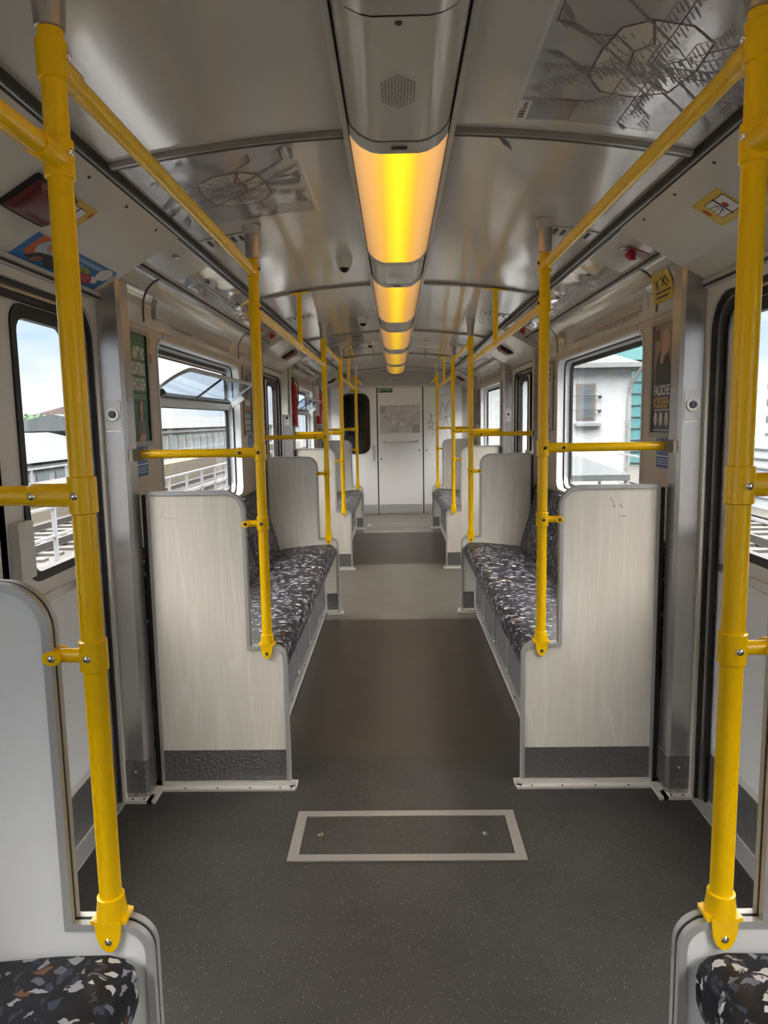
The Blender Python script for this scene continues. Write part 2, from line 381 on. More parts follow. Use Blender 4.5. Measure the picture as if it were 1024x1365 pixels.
def poly_part(name, outer, fn, d, m, parent): return MB().flat(outer, fn, d).build(name, m, parent, smooth=False)
def dashes(mb, fn, u0, u1, v0, v1, rows, d, fill=.75, h=.45, seed=1):
    rnd = random.Random(seed); dv = (v1 - v0) / rows
    for r in range(rows):
        u = u0
        while u < u1:
            L = rnd.uniform(.15, .6) * (u1 - u0) * .3
            if rnd.random() < fill:
                e = min(u + L, u1); v = v1 - (r + .5) * dv
                mb.add([fn(u, v - dv * h / 2, d), fn(e, v - dv * h / 2, d), fn(e, v + dv * h / 2, d), fn(u, v + dv * h / 2, d)], [(0, 1, 2, 3)])
            u += L + (u1 - u0) * .03
def side_word(s): return 'left' if s < 0 else 'right'

# ------------------------------------------------------------------ layout numbers (metres)
P = [-3.05, -1.44, 1.165, 2.725, 5.33, 6.95, 9.58, 11.1]     # partition lines: doors lie between P0-P1, P2-P3, P4-P5, P6-P7
YR, YE = -3.2, 11.1
DOORS = [(P[0], P[1]), (P[2], P[3]), (P[4], P[5]), (P[6], 11.14)]
BAYS = [(P[1], P[2]), (P[3], P[4]), (P[5], P[6])]
ORD = ['nearest', 'middle', 'farthest']
XW = 1.05
def zc(x): return 2.20 - .125 * x * x

# ------------------------------------------------------------------ floor
def seg(y0, y1, m, name):
    return structure(MB().box(-1.16, 1.16, y0, y1, -.04, 0).build(name, m))
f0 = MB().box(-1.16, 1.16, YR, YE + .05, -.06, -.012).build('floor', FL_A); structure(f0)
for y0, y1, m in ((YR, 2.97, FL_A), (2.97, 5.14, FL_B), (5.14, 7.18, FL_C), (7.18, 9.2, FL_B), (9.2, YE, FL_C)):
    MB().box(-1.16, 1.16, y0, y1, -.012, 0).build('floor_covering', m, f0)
MB().box(-.46, .46, 9.30, 9.325, .0, .004).box(-.46, .46, 9.36, 9.37, 0, .004).build('seam_strip', ALUM, f0)
# hatches
def hatch(name, x0, x1, y0, y1, fw, label, m):
    t = thing(name, label, 'hatch', ((x0 + x1) / 2, (y0 + y1) / 2, 0)); fn = lambda u, v, d: Vector((u, v, d))
    MB().slab([(x0, y0), (x1, y0), (x1, y1), (x0, y1)], [[(x0 + fw, y0 + fw), (x1 - fw, y0 + fw), (x1 - fw, y1 - fw), (x0 + fw, y1 - fw)]], fn, .0005, .006).build('hatch_frame', ALUW, t, smooth=False)
    e = fw + .003
    MB().box(x0 + e, x1 - e, y0 + e, y1 - e, .0003, .0035).build('hatch_cover', m, t)
    return t
h = hatch('floor_hatch', -.403, .397, 2.213, 2.52, .036, 'rectangular floor hatch with wide metal frame and two screws in the near doorway', FL_A)
for x in (-.305, .275): MB().lathe((x, 2.37, .003), [(0, .011), (.003, .010), (.0045, .005)], n=16).build('screw', CHROME, h)
h = hatch('floor_hatch', -.43, .52, 9.72, 10.05, .045, 'narrow metal framed floor hatch in front of the far end wall', FL_C)

# ------------------------------------------------------------------ ceiling, bands and rails
XC = [-.775 + 1.55 * i / 24 for i in range(25)]
structure(MB().loft([[Vector((x, y, zc(x))) for x in XC] + [Vector((x, y, zc(x) + .03)) for x in XC[::-1]] for y in (YR, YE)]).build('ceiling', CEIL))
for y in (-2.25, -.15, 1.95, 4.02, 6.12, 8.20, 10.3):
    n = trim_name(); o = structure(MB().loft([[Vector((x, yy, zc(x) - dz)) for x in XC] + [Vector((x, yy, zc(x) + .002)) for x in XC[::-1]] for yy, dz in ((y + .004, .004), (y + .012, .012), (y + .024, .012))]).build(n, mat('ceiling_band_metal', (.30, .28, .25), .3, .4)))
    MB().loft([[Vector((x, yy, zc(x) - .0125)) for x in XC] + [Vector((x, yy, zc(x) + .002)) for x in XC[::-1]] for yy in (y + .024, y + .036)]).build('seal', DARK, o)
for s in (-1, 1):
    n = trim_name(); o = structure(MB().box(s * .764, s * .771, YR, YE, 2.106, 2.135).box(s * .784, s * .789, YR, YE, 2.100, 2.13).build(n, ALU))
    MB().box(s * .756, s * .764, YR, YE, 2.108, 2.13).box(s * .771, s * .784, YR, YE, 2.103, 2.13).build('seal', BLACK, o)
    n = trim_name(); o = structure(MB().box(s * .936, s * .941, YR, YE, 2.040, 2.060).box(s * .954, s * .959, YR, YE, 2.034, 2.055).build(n, ALU))
    MB().box(s * .941, s * .954, YR, YE, 2.036, 2.056).build('seal', BLACK, o)

# cove profile
CV = [Vector((.950, 0, 2.045)), ]
for i in range(1, 11):
    a = math.pi / 2 * i / 10; CV.append(Vector((.950 + .100 * math.sin(a), 0, 1.925 + .120 * math.cos(a))))
CV.append(Vector((1.05, 0, 1.865)))
CVL = [0]
for a, b in zip(CV[:-1], CV[1:]): CVL.append(CVL[-1] + (b - a).length)
def cove_pt(s, y, t, d=0):
    t = max(0, min(CVL[-1], t))
    for i in range(len(CV) - 1):
        if t <= CVL[i + 1] + 1e-9:
            k = (t - CVL[i]) / (CVL[i + 1] - CVL[i]); p = CV[i].lerp(CV[i + 1], k); e = (CV[i + 1] - CV[i]).normalized(); break
    nrm = Vector((-abs(e.z), 0, -abs(e.x)))
    p = p + nrm * d; return Vector((s * p.x, y, p.z))

# ------------------------------------------------------------------ side walls (bays): wall, window, coves, panels
def wallfn(s, x=XW):      # u along viewer's right, v up
    return lambda u, v, d=0: Vector((s * (x - d), u, v))
WIN = 0
for bi, (ya, yb) in enumerate(BAYS):
    w0, w1 = ya + .420, yb - .545
    if bi == 0: w0, w1 = ya + .5, yb - .45
    for s in (-1, 1):
        sw = side_word(s); fn = wallfn(s)
        wy0, wy1 = ya - .088, yb + .088
        hole = rrect(w0, .975, w1, 1.825, .075)
        wl = structure(MB().slab([(wy0, 0), (wy1, 0), (wy1, 1.868), (wy0, 1.868)], [hole], fn, 0, -.05).build('wall_' + sw, WALL))
        # thin joints in the laminate
        mb = MB()
        for yy in (w0 + .10, w1 - .55): mb.box(s * 1.0495, s * 1.0485, yy, yy + .003, 1.827, 1.865)
        MB.build(mb, 'joint', DARK, wl)
        MB().slab([(wy0, 1.853), (wy1, 1.853), (wy1, 1.868), (wy0, 1.868)], [], fn, .001, .006).build('lip', COVE, wl)
        # cove
        cv = [cove_pt(s, 0, t, 0) for t in CVL]
        structure(MB().loft([[Vector((p.x, y, p.z)) for p in cv] + [Vector((p.x + s * .02, y, p.z + .02)) for p in cv[::-1]] for y in (wy0, wy1)]).build(trim_name(), COVE))
        cover = MB()
        for yy in (ya + .28, yb - .52):
            cover.loft([[cove_pt(s, yy, t, 0.0) for t in CVL], [cove_pt(s, yy + .006, t, .0035) for t in CVL], [cove_pt(s, yy + .016, t, .0035) for t in CVL], [cove_pt(s, yy + .022, t, 0) for t in CVL]], closed=False, caps=False)
        cover.build('cove_joint', DARK, wl)
        # sloping panels between rails
        A = Vector((s * .785, 0, 2.118)); B = Vector((s * .940, 0, 2.052))
        def slope(y0, y1, dz=0, A=A, B=B, s=s):
            return MB().loft([[Vector((A.x, y, A.z - dz)), Vector((B.x, y, B.z - dz)), Vector((B.x, y, B.z + .02)), Vector((A.x, y, A.z + .02))] for y in (y0, y1)])
        ps = structure(slope(wy0 - .02, ya + .40, .004).build(trim_name(), HEAD))
        ps2 = structure(slope(ya + .402, yb - .32).build(trim_name(), GLOSSP))
        structure(slope(yb - .318, wy1 + .02, .004).build(trim_name(), HEAD))
        for q in range(3):
            MB().lathe((s * .86, ya + .62 + q * .62, 2.0865), [(0, .012), (-.004, .012), (-.006, .006)], n=16).build('fastener', DARK, ps2)
        g = MB()
        for off in (0, .014):
            g.add([Vector((s * (.875 + off), ya + .42, 2.0785 - off * .42)), Vector((s * (.879 + off), ya + .42, 2.0768 - off * .42)), Vector((s * (.879 + off), yb - .34, 2.0768 - off * .42)), Vector((s * (.875 + off), yb - .34, 2.0785 - off * .42))], [(0, 1, 2, 3)])
        g.build('groove', SCR, ps2)
        # window
        WIN += 1
        win = structure(MB().slab(rrect(w0, .975, w1, 1.825, .075), [rrect(w0 + .012, .987, w1 - .012, 1.813, .070)], fn, .006, -.035).build('window_%d' % WIN, REVEAL))
        MB().slab(rrect(w0 + .004, .979, w1 - .004, 1.821, .073), [rrect(w0 + .018, .993, w1 - .018, 1.807, .066)], fn, -.035, -.042).build('rubber_joint', BLACK, win)
        MB().slab(rrect(w0 + .008, .983, w1 - .008, 1.817, .071), [rrect(w0 + .026, 1.001, w1 - .026, 1.799, .062)], fn, -.042, -.072).build('inner_reveal', REVEAL, win)
        gy0, gy1 = w0 + .058, w1 - .055
        if s < 0:
            MB().slab(rrect(w0 + .01, .985, w1 - .01, 1.815, .07), [rrect(gy0, 1.02, gy1, 1.53, .03), rrect(gy0, 1.59, gy1, 1.765, (.01, .01, .06, .06))], fn, -.072, -.085).build('window_frame', BLACK, win)
            MB().slab([(gy0 - .01, 1.535), (gy1 + .01, 1.535), (gy1 + .01, 1.582), (gy0 - .01, 1.582)], [], fn, -.055, -.078).build('middle_rail', ALU, win)
            MB().slab([(gy0 - .01, 1.77), (gy1 + .01, 1.77), (gy1 + .01, 1.778), (gy0 - .01, 1.778)], [], fn, -.066, -.075).build('top_rail', ALU, win)
            MB().slab(rrect(gy0 - .01, 1.01, gy1 + .01, 1.54, .03), [], fn, -.078, -.082).build('window_pane', GLASS, win)
            # hopper sash tilted into the car
            ang = math.atan2(.165, .115); L = .205
            U = Vector((0, 1, 0)); V = Vector((math.sin(ang), 0, math.cos(ang))); O = Vector((-1.100, 0, 1.583)); sf = frame(O, U, V)
            a0, a1 = gy0 - .02, gy1 - .02
            sash = MB().slab(rrect(a0, 0, a1, L, (.005, .005, .03, .12)), [rrect(a0 + .012, .012, a1 - .012, L - .018, (.003, .003, .02, .11))], sf, -.006, .006).build('hopper_sash', ALUM, win)
            MB().slab(rrect(a0 + .01, .01, a1 - .01, L - .015, (.003, .003, .022, .11)), [], sf, -.0015, .0015).build('sash_pane', SASHG, win)
            mid = (a0 + a1) / 2 - .05
            MB().slab([(mid, .01), (mid + .012, .01), (mid + .012, L - .01), (mid, L - .01)], [], sf, -.004, .006).build('sash_divider', BLACK, win)
            MB().slab([(a0, -.004), (a1, -.004), (a1, .012), (a0, .012)], [], sf, -.012, .010).build('sash_seal', BLACK, win)
            MB().slab(rrect(a1 - .01, .03, a1 + .004, L - .02, .002), [], sf, -.008, .009).build('sash_edge', BLACK, win)
            MB().slab(rrect(a1 - .03, .0, a1 - .002, .10, .006), [], sf, .012, .045).build('stay_bracket', LCREAM, win)
            MB().slab(rrect(a0 + .0, .0, a0 + .03, .06, .006), [], sf, .010, .035).build('stay_bracket', BLACK, win)
            MB().lathe(sf(mid + .07, L - .01, .006), [(0, .012), (.018, .010), (.022, .004)], axis=V.cross(U) * -1, n=14).build('latch', ALU, win)
        else:
            MB().slab(rrect(w0 + .01, .985, w1 - .01, 1.815, .07), [rrect(gy0, 1.02, gy1, 1.775, .035)], fn, -.072, -.085).build('window_frame', BLACK, win)
            MB().slab(rrect(gy0 - .01, 1.01, gy1 + .01, 1.785, .04), [], fn, -.078, -.082).build('window_pane', GLASS, win)

# ------------------------------------------------------------------ doorways: pillars, surrounds, leaves, header panels
HA, HB = Vector((.775, 0, 2.104)), Vector((1.080, 0, 1.920))
HL = (HB - HA).length; HD = (HB - HA) / HL
def hdrfn(s):
    # u = world y, t = distance down from rail, d = out of the surface toward the cabin
    nrm = Vector((-abs(HD.z), 0, -abs(HD.x)))
    return lambda u, t, d=0: Vector((s * (HA + HD * t + nrm * d).x, u, (HA + HD * t + nrm * d).z))
for di, (pa, pb) in enumerate(DOORS):
    y0, y1 = pa + .105, pb - .105
    if di == 3: y1 = 11.09
    c = (pa + pb) / 2 + (.03 if di < 3 else 0)
    for s in (-1, 1):
        sw = side_word(s); fn = wallfn(s, 1.085)
        # pillars
        for pk, (a, b) in enumerate(((pa + .016, pa + .105), (pb - .105, pb - .016))):
            if di == 3 and pk == 1: continue
            if di == 0 and pk == 0: continue
            n = trim_name()
            ch = .012
            prof = [(1.0, a), (1.088, a), (1.088, b), (1.0, b)] if False else ([(1.0 + ch, a), (1.088, a), (1.088, b), (1.0, b), (1.0, a + ch)] if pk == 1 else [(1.0, a), (1.088, a), (1.088, b), (1.0 + ch, b), (1.0, b - ch)])
            pl = structure(MB().loft([[Vector((s * x, y, z)) for x, y in prof] for z in (0, 1.972)]).build(n, PILLAR, smooth=False))
            k = .0025
            pr2 = [(x - k if x < 1.05 else x, (y - k) if y < (a + b) / 2 else (y + k)) for x, y in prof]
            MB().loft([[Vector((s * x, y, z)) for x, y in pr2] for z in (.03, .162)]).build('kick_plate', EMBOSS, pl, smooth=False)
            st = MB().box(s * .982, s * 1.088, a - .03, a + .02, 0, .012).box(s * .968, s * 1.0, a - .03, b, 0, .012) if pk == 1 else MB().box(s * .982, s * 1.088, b - .02, b + .03, 0, .012).box(s * .968, s * 1.0, a, b + .03, 0, .012)
            bs = st.build('base_strip', BASESTRIP, pl)
            yy = a - .006 if pk == 1 else b + .006
            for xx in (1.015, 1.06): MB().lathe((s * xx, yy - (.008 if pk == 1 else -.008), .012), [(0, .006), (.001, .005)], n=12).build('screw', DARK, bs)
            fy = a - .0025 if pk == 1 else b + .0025
            MB().lathe((s * 1.045, fy, .118), [(0, .006), (.004, .004)], axis=(0, -1 if pk == 1 else 1, 0), n=12).build('screw', CHROME, pl)
            if pk == 1 and di > 0:
                # door button panel
                lab = '%s round door button with white ring on the %s pillar' % ({1: 'near', 2: 'middle', 3: 'far'}[di], sw)
                t = thing('door_button', lab, 'door button', (s * 1.046, a, 1.49), 'door buttons on the pillars')
                bf = frame((s * 1.046, a, 1.49), (1, 0, 0), (0, 0, 1))
                MB().slab(rrect(-.029, -.052, .029, .052, .004), [], bf, .0005, .003).build('button_plate', ALUM, t)
                MB().lathe(bf(0, 0, .003), [(0, .025), (.004, .0245), (.007, .022), (.007, .017), (.005, .0165)], axis=(0, -1, 0), n=28).build('button_ring', WHITE, t)
                MB().lathe(bf(0, 0, .005), [(0, .016), (.003, .014), (.004, .006)], axis=(0, -1, 0), n=24).build('button_lens', LENS, t)
                MB().slab(rrect(-.026, -.064, .026, -.056, .001), [], bf, .0005, .0015).build('label_strip', WHITE, t)
                # small label on the pillar side facing the aisle
                o = MB().box(s * .9995, s * .9975, a + .028, b - .01, 1.538, 1.552).build('number_label', PAPER)
                tag(o, 'tiny cream label on the inner face of the %s %s pillar' % ({1: 'near', 2: 'middle', 3: 'far'}[di], sw), 'label')
        # nested door surround
        zt = 1.885
        def ring(ins0, ins1, x0, x1, m, name, parent=None, r0=.12):
            outer = [(y0 - .002 + ins0, 0), (y1 + .002 - ins0, 0), (y1 + .002 - ins0, zt + .035 - ins0), (y0 - .002 + ins0, zt + .035 - ins0)]
            inner = rrect(y0 + ins1, .0, y1 - ins1, zt - ins1, (0, 0, r0, r0))
            # open at the bottom: raise the outer's lower edge a hair so loops do not touch
            outer[0] = (outer[0][0], -.01); outer[1] = (outer[1][0], -.01)
            return MB().slab(outer, [inner], lambda u, v, d: Vector((s * d, u, v)), x0, x1).build(name, m, parent, smooth=False)
        dn = 'door_%d' % (di * 2 + (1 if s < 0 else 2))
        sur = structure(ring(0, .020, 1.085, 1.097, POST, dn))
        ring(0, .034, 1.097, 1.108, BLACK, 'rubber_seal', sur, .112)
        ring(0, .046, 1.108, 1.120, PILLAR, 'inner_post', sur, .10)
        ring(0, .064, 1.120, 1.132, BLACK, 'rubber_seal', sur, .09)
        MB().box(s * 1.083, s * 1.16, y0 + .02, y1 - .02, .0005, .008).build('door_sill', ALUM, sur)
        # outer wall strip above door + moulding under header
        MB().slab([(y0 - .05, zt + .02), (y1 + .05, zt + .02), (y1 + .05, 2.06), (y0 - .05, 2.06)], [], fn, -.012, -.06).build('lintel', POST, sur, smooth=False)
        md = MB().box(s * 1.066, s * 1.088, y0, y1, 1.908, 1.921).box(s * 1.076, s * 1.088, y0, y1, 1.893, 1.900)
        md.build('door_track', ALUM, sur)
        MB().box(s * 1.079, s * 1.0875, y0, y1, 1.900, 1.908).build('track_gap', BLACK, sur)
        # leaves
        lf = wallfn(s, 1.138)
        for k, (a, b) in enumerate(((y0 - .02, c), (c, y1 + .02))):
            wa, wb = (a + .14, b - .155) if k == 0 else (a + .155, b - .14)
            if di == 3: wa, wb = a + .15, b - .15
            hole = rrect(wa, .985, wb, 1.805, .055)
            leaf = MB().slab([(a + .003, .01), (b - .003, .01), (b - .003, 1.90), (a + .003, 1.90)], [hole], lf, 0, -.025).build('door_leaf', LEAF, sur, smooth=False)
            MB().slab(rrect(wa - .012, .973, wb + .012, 1.817, .065), [rrect(wa + .018, 1.003, wb - .018, 1.775, .045)], lf, .006, -.02).build('window_seal', BLACK, leaf)
            MB().slab(rrect(wa, .985, wb, 1.805, .055), [], lf, -.010, -.014).build('window_pane', GLASS, leaf)
            MB().slab([(a + .02, .898), (b - .02, .898), (b - .02, .925), (a + .02, .925)], [], lf, .001, .006).build('moulding', SCR if False else PILLAR, leaf, smooth=False)
            MB().slab([(a + .02, .02), (b - .02, .02), (b - .02, .20), (a + .02, .20)], [], lf, .001, .004).build('kick_plate', EMBOSS, leaf, smooth=False)
            MB().slab([(a + .02, .23), (b - .02, .23), (b - .02, .890), (a + .02, .890)], [], lf, .0005, .002).build('lower_panel', PLAIN, leaf, smooth=False)
            se = b if k == 0 else a
            MB().box(s * 1.125, s * 1.16, se - .014, se + .014, .012, 1.88).build('meeting_seal', BLACK, leaf)
            # opener lever
            la = (a + .05) if k == 1 else (b - .05 - .085)
            MB().slab(rrect(la, 1.005, la + .085, 1.175, .008), [], lf, .002, .030).build('door_handle', LCREAM, leaf)
        # header panel
        hf = hdrfn(s)
        hd = structure(MB().loft([[hf(y, 0), hf(y, HL), hf(y, HL) + Vector((0, 0, .10)), hf(y, 0) + Vector((0, 0, .01))] for y in (pa + .095, pb - .095 if di < 3 else 11.09)]).build(trim_name(), HEAD, smooth=False))
        yy = pa + .25
        while yy < pb - .1:
            MB().lathe(hf(yy, .030, 0), [(0, .005), (.003, .004)], axis=(-s * .5, 0, -.86), n=10).build('screw', DARK, hd); yy += .26

# ------------------------------------------------------------------ seat partitions
def partition(pi, s, label, grain=True):
    y = P[pi]; X1 = .972
    out = [(X1, .012), (X1, 1.197)]
    def arc(cx, cy, r, a0, a1, n=8): return [(cx + r * math.cos(math.radians(a0 + (a1 - a0) * i / n)), cy + r * math.sin(math.radians(a0 + (a1 - a0) * i / n))) for i in range(n + 1)]
    path = [(X1, 1.197)] + arc(.600 + .085, 1.197 - .085, .085, 90, 180) + [(.600, .585)] + arc(.460 + .055, .585 - .055, .055, 90, 180) + [(.460, .012)]
    w = .014
    inner = [(X1, 1.197 - w)] + arc(.685, 1.112, .085 - w, 90, 180) + [(.600 + w, .585 - w)] + arc(.515, .530, .055 - w, 90, 180) + [(.460 + w, .012)]
    t = thing('seat_partition', label, 'partition', (s * .72, y, 0), 'partitions at the ends of the seat bays')
    fn = lambda u, v, d: Vector((s * u, y + d, v))
    full = [(X1, .012)] + path
    inn = [(X1, .012)] + inner
    MB().slab(inn, [], fn, -.011, .011).build('panel', WOOD if grain else PLAIN, t, smooth=False)
    band = path + inner[::-1]
    MB().slab(band, [], fn, -.017, -.004).slab(band, [], fn, .004, .017).build('edge_trim', ALUM, t)
    b2 = [(p[0] + (.002 if i > 0 else 0), p[1] - .002) for i, p in enumerate(path)] + inner[::-1]
    MB().slab(b2, [], fn, -.004, .004).build('edge_gasket', BLACK, t)
    # wall side slot and edging
    MB().box(s * .965, s * .978, y - .014, y + .014, .012, 1.199).build('wall_edging', ALUM, t)
    MB().box(s * .9785, s * .995, y - .012, y + .012, .03, 1.185).build('wall_gasket', BLACK, t)
    door_side = 1 if pi % 2 == 0 else -1
    o = door_side
    MB().box(s * (.460 + w), s * .964, y + o * .0112, y + o * .0135, .03, .158).build('kick_plate', EMBOSS, t)
    MB().box(s * (.460 + w), s * .556, y - o * .0112, y - o * .0135, .03, .158).build('kick_plate', EMBOSS, t)
    st = MB().box(s * .440, s * .972, y + o * .017, y + o * .045, .0, .009).box(s * .436, s * .463, y - .03, y + .03 + .015 * 0, 0, .009).box(s * .463, s * .556, y - o * .017, y - o * .040, 0, .009)
    st.box(s * .440, s * .972, y + o * .0135, y + o * .018, .0, .026)
    b = st.build('base_strip', BASESTRIP, t)
    for x in (.455, .50, .62, .75, .88): MB().lathe((s * x, y + o * .034, .009), [(0, .005), (.0012, .004)], n=10).build('screw', DARK, b)
    return t
names = {2: 'grey partition beside the %s yellow pole closest to the camera, seen from its seat side',
         3: 'large pale wood-grain partition facing the camera on the %s just past the near doorway',
         4: 'pale partition closing the far end of the %s middle bench',
         5: 'pale partition facing the camera on the %s past the second doorway',
         6: 'pale partition closing the far end of the %s farthest bench'}
for pi in (2, 3, 4, 5, 6):
    for s in (-1, 1):
        t = partition(pi, s, names[pi] % side_word(s), grain=pi != 2)
        if pi == 3 and s == 1:
            fn = lambda u, v, d=0: Vector((u, P[3] - .0112 - d, v))
            for pts, w in (([(.79, 1.150), (.80, 1.128)], .003), ([(.795, 1.118), (.807, 1.112), (.803, 1.124)], .003), ([(.828, 1.122), (.834, 1.112)], .005), ([(.826, 1.078), (.850, 1.077)], .003)):
                g = MB(); ribbon(pts, w, fn, .0006, g); g.build('scuff_mark', SCR, t, smooth=False)
        if pi == 3 and s == -1:
            fn = lambda u, v, d=0: Vector((u, P[3] - .0112 - d, v))
            g = MB(); ribbon([(-.905, 1.13), (-.925, 1.105), (-.90, 1.093), (-.86, 1.093)], .002, fn, .0006, g); g.build('scratched_mark', mat('faint_scratch', (.45, .43, .40), .5), t, smooth=False)

# ------------------------------------------------------------------ benches
def bench(bi, s):
    ya, yb = BAYS[bi]; ya += .022; yb -= .022; sw = side_word(s)
    lab = {0: 'patterned bench nearest the camera on the %s, only its end showing', 1: 'long dark patterned bench in the middle bay on the %s', 2: 'short-looking distant patterned bench on the %s before the end wall'}[bi] % sw
    t = thing('bench_seat', lab, 'bench', (s * .75, (ya + yb) / 2, 0), 'side benches along the walls')
    top = [(.940, .43), (.515, .415), (.492, .425), (.484, .450), (.482, .490), (.488, .516), (.503, .531), (.530, .538), (.62, .536), (.75, .524), (.88, .508), (.940, .50)]
    cx, cz = .71, .475
    L3 = (yb - ya) / 3
    for u0, u1 in ((0, 2), (2, 3)):
        a, b = ya + u0 * L3 + .001, ya + u1 * L3 - .001; rings = []
        for yy, e in ((a, .014), (a + .002, .007), (a + .006, .002), (a + .015, 0), (b - .015, 0), (b - .006, .002), (b - .002, .007), (b, .014)):
            rings.append([Vector((s * (x + (e if x < .6 else (-e if x > .9 else 0))), yy, z - (e if z > .49 else 0) + (e if z < .44 else 0))) for x, z in top])
        MB().loft(rings).build('seat_cushion', FABRIC, t)
    back = [(1.046, .46), (.905, .46), (.902, .52), (.920, .60), (.955, .72), (.985, .84), (1.000, .925), (1.012, .950), (1.028, .960), (1.046, .960)]
    for u0, u1 in ((0, 2), (2, 3)):
        a, b = ya + u0 * L3 + .001, ya + u1 * L3 - .001; rings = []
        for yy, e in ((a, .02), (a + .004, .008), (a + .02, 0), (b - .02, 0), (b - .004, .008), (b, .02)):
            rings.append([Vector((s * min(1.046, x + (e if x < 1.03 else 0)), yy, z - (e if z > .94 else 0))) for x, z in back])
        MB().loft(rings).build('backrest', FABRIC, t)
    bs = MB().box(s * .580, s * 1.04, ya, yb, .012, .418).build('seat_base', ALUM, t)
    MB().box(s * .590, s * 1.04, ya, yb, .0, .012).build('toe_gap', BLACK, t)
    MB().box(s * .562, s * .580, ya, yb, .010, .018).box(s * .568, s * .580, ya, yb, .018, .072).build('base_rail', ALU, bs)
    m = 5; W = (yb - ya) / m
    for k in range(m):
        a, b = ya + k * W + .022, ya + (k + 1) * W - .022
        gp = MB().box(s * .5785, s * .580, a, b, .075, .412).build('grille_back', DARK, bs)
        g = MB(); z = .082
        while z < .408:
            g.box(s * .573, s * .5785, a, b, z, z + .0065); z += .0125
        g.build('grille', mat('grey_grille_metal', (.15, .155, .16), .5), bs)
    for k in range(m + 1):
        yy = ya + k * W; yy = min(max(yy, ya + .012), yb - .012)
        MB().box(s * .568, s * .580, yy - .012, yy + .012, .072, .418).build('stile', ALU, bs)
        for zz in (.095, .39): MB().lathe((s * .568, yy, zz), [(0, .005), (.003, .003)], axis=(-s, 0, 0), n=10).build('screw', CHROME, bs)
        if k < m: MB().lathe((s * .568, yy + W / 2, .045), [(0, .006), (.003, .004)], axis=(-s, 0, 0), n=10).build('screw', DARK, bs)
for bi in range(3):
    for s in (-1, 1): bench(bi, s)

# ------------------------------------------------------------------ poles and rails
XP = .535; RP = .019
ZHI, ZLO, ZM, ZB = 2.003, 1.862, 1.340, 1.068
POLEN = {2: 'nearest', 3: 'second', 4: 'third', 5: 'fourth', 6: 'fifth'}
def pole(pi, s):
    y = P[pi]; sw = side_word(s); o = 1 if pi % 2 == 0 else -1      # +1: doorway lies beyond the pole
    t = thing('grab_pole', '%s yellow vertical pole from the camera on the %s side of the aisle' % (POLEN[pi], sw), 'pole', (s * XP, y, .585), 'yellow poles along the aisle')
    x = s * XP
    MB().cyl((x, y, .60), (x, y, 2.06), RP, n=28).build('pole_tube', YELLOW, t)
    MB().lathe((x, y, 0), [(2.048, .0195), (2.050, .0225), (2.125, .0275), (2.135, .0275)], n=28).build('ceiling_sleeve', SLEEVE, t)
    MB().lathe((x, y, 0), [(2.133, .031), (2.150, .034), (zc(XP) - .001, .036)], n=28).build('ceiling_flange', SLW, t)
    def collar(z0, z1, arm=None, screws=True):
        r = .0232
        mb = MB().lathe((x, y, 0), [(z0, RP + .0008), (z0 + .002, r), (z1 - .002, r), (z1, RP + .0008)], n=28)
        zz = (z0 + z1) / 2
        if arm:
            ax, L, ra = arm; ax = Vector(ax)
            mb.lathe(Vector((x, y, zz)) + ax * .012, [(0, ra * 1.05), (.012, ra * 1.02), (.022, ra), (L - .014, ra), (L - .012, ra - .001)], axis=ax, n=22)
        c = mb.build('clamp_collar', YELLOW, t)
        return c, zz
    def screw(p, ax, parent):
        MB().lathe(p, [(0, .0065), (.002, .0062), (.0045, .0035), (.005, .001)], axis=ax, n=14).build('screw', CHROME if pi == 2 else DARK, parent)
    c, z = collar(1.975, 2.034, ((0, o, 0), .075, .0195)); screw((x - s * .0232, y + o * .004, z + .008), (-s, 0, 0), c)
    c, z = collar(1.832, 1.892, ((0, -o, 0), .075, .0195)); screw((x - s * .0215, y - .006, z + .008), (-s, -.2, 0), c)
    c, z = collar(1.309, 1.371, ((s, 0, 0), .085, .0195)); screw((x + s * .004, y - .0232, z), (0, -1, 0), c); screw((x + s * .075, y - .0195, z), (0, -1, 0), c)
    r = .0232
    mb = MB().lathe((x, y, 0), [(1.041, RP + .0008), (1.043, r), (1.094, r), (1.096, RP + .0008)], n=28)
    mb.cyl((x + s * .015, y, 1.068), (x + s * .062, y, 1.068), .0125, .0125, n=18)
    mb.slab(ellipse(0, 0, .016, .013, 18), [], frame((x + s * .064, y - .019, 1.068), (1, 0, 0), (0, 0, 1)), -.038, 0)
    c = mb.build('partition_bracket', YELLOW, t)
    screw((x + s * .002, y - .0232, 1.068), (0, -1, 0), c); screw((x + s * .064, y - .019, 1.068), (0, -1, 0), c)
    # foot: socket on the step of the partition with tongues down both faces
    mb = MB().lathe((x, y, 0), [(.590, .0265), (.600, .0262), (.625, .0232), (.630, .0232), (.631, RP + .0008)], n=28)
    mb.box(x - .031, x + .031, y - .020, y + .020, .5865, .594)
    tongue = [(-.024, .594), (-.020, .560), (-.014, .545), (-.006, .537), (0, .535), (.006, .537), (.014, .545), (.020, .560), (.024, .594)]
    for q in (-1, 1):
        fn = lambda u, v, d, q=q: Vector((x + u, y + q * d, v))
        mb.slab(tongue, [], fn, .0172, .0225)
    c = mb.build('pole_foot', YELLOW, t); screw((x, y - .0225, .556), (0, -1, 0), c)
    return t
for pi in (2, 3, 4, 5, 6):
    for s in (-1, 1): pole(pi, s)
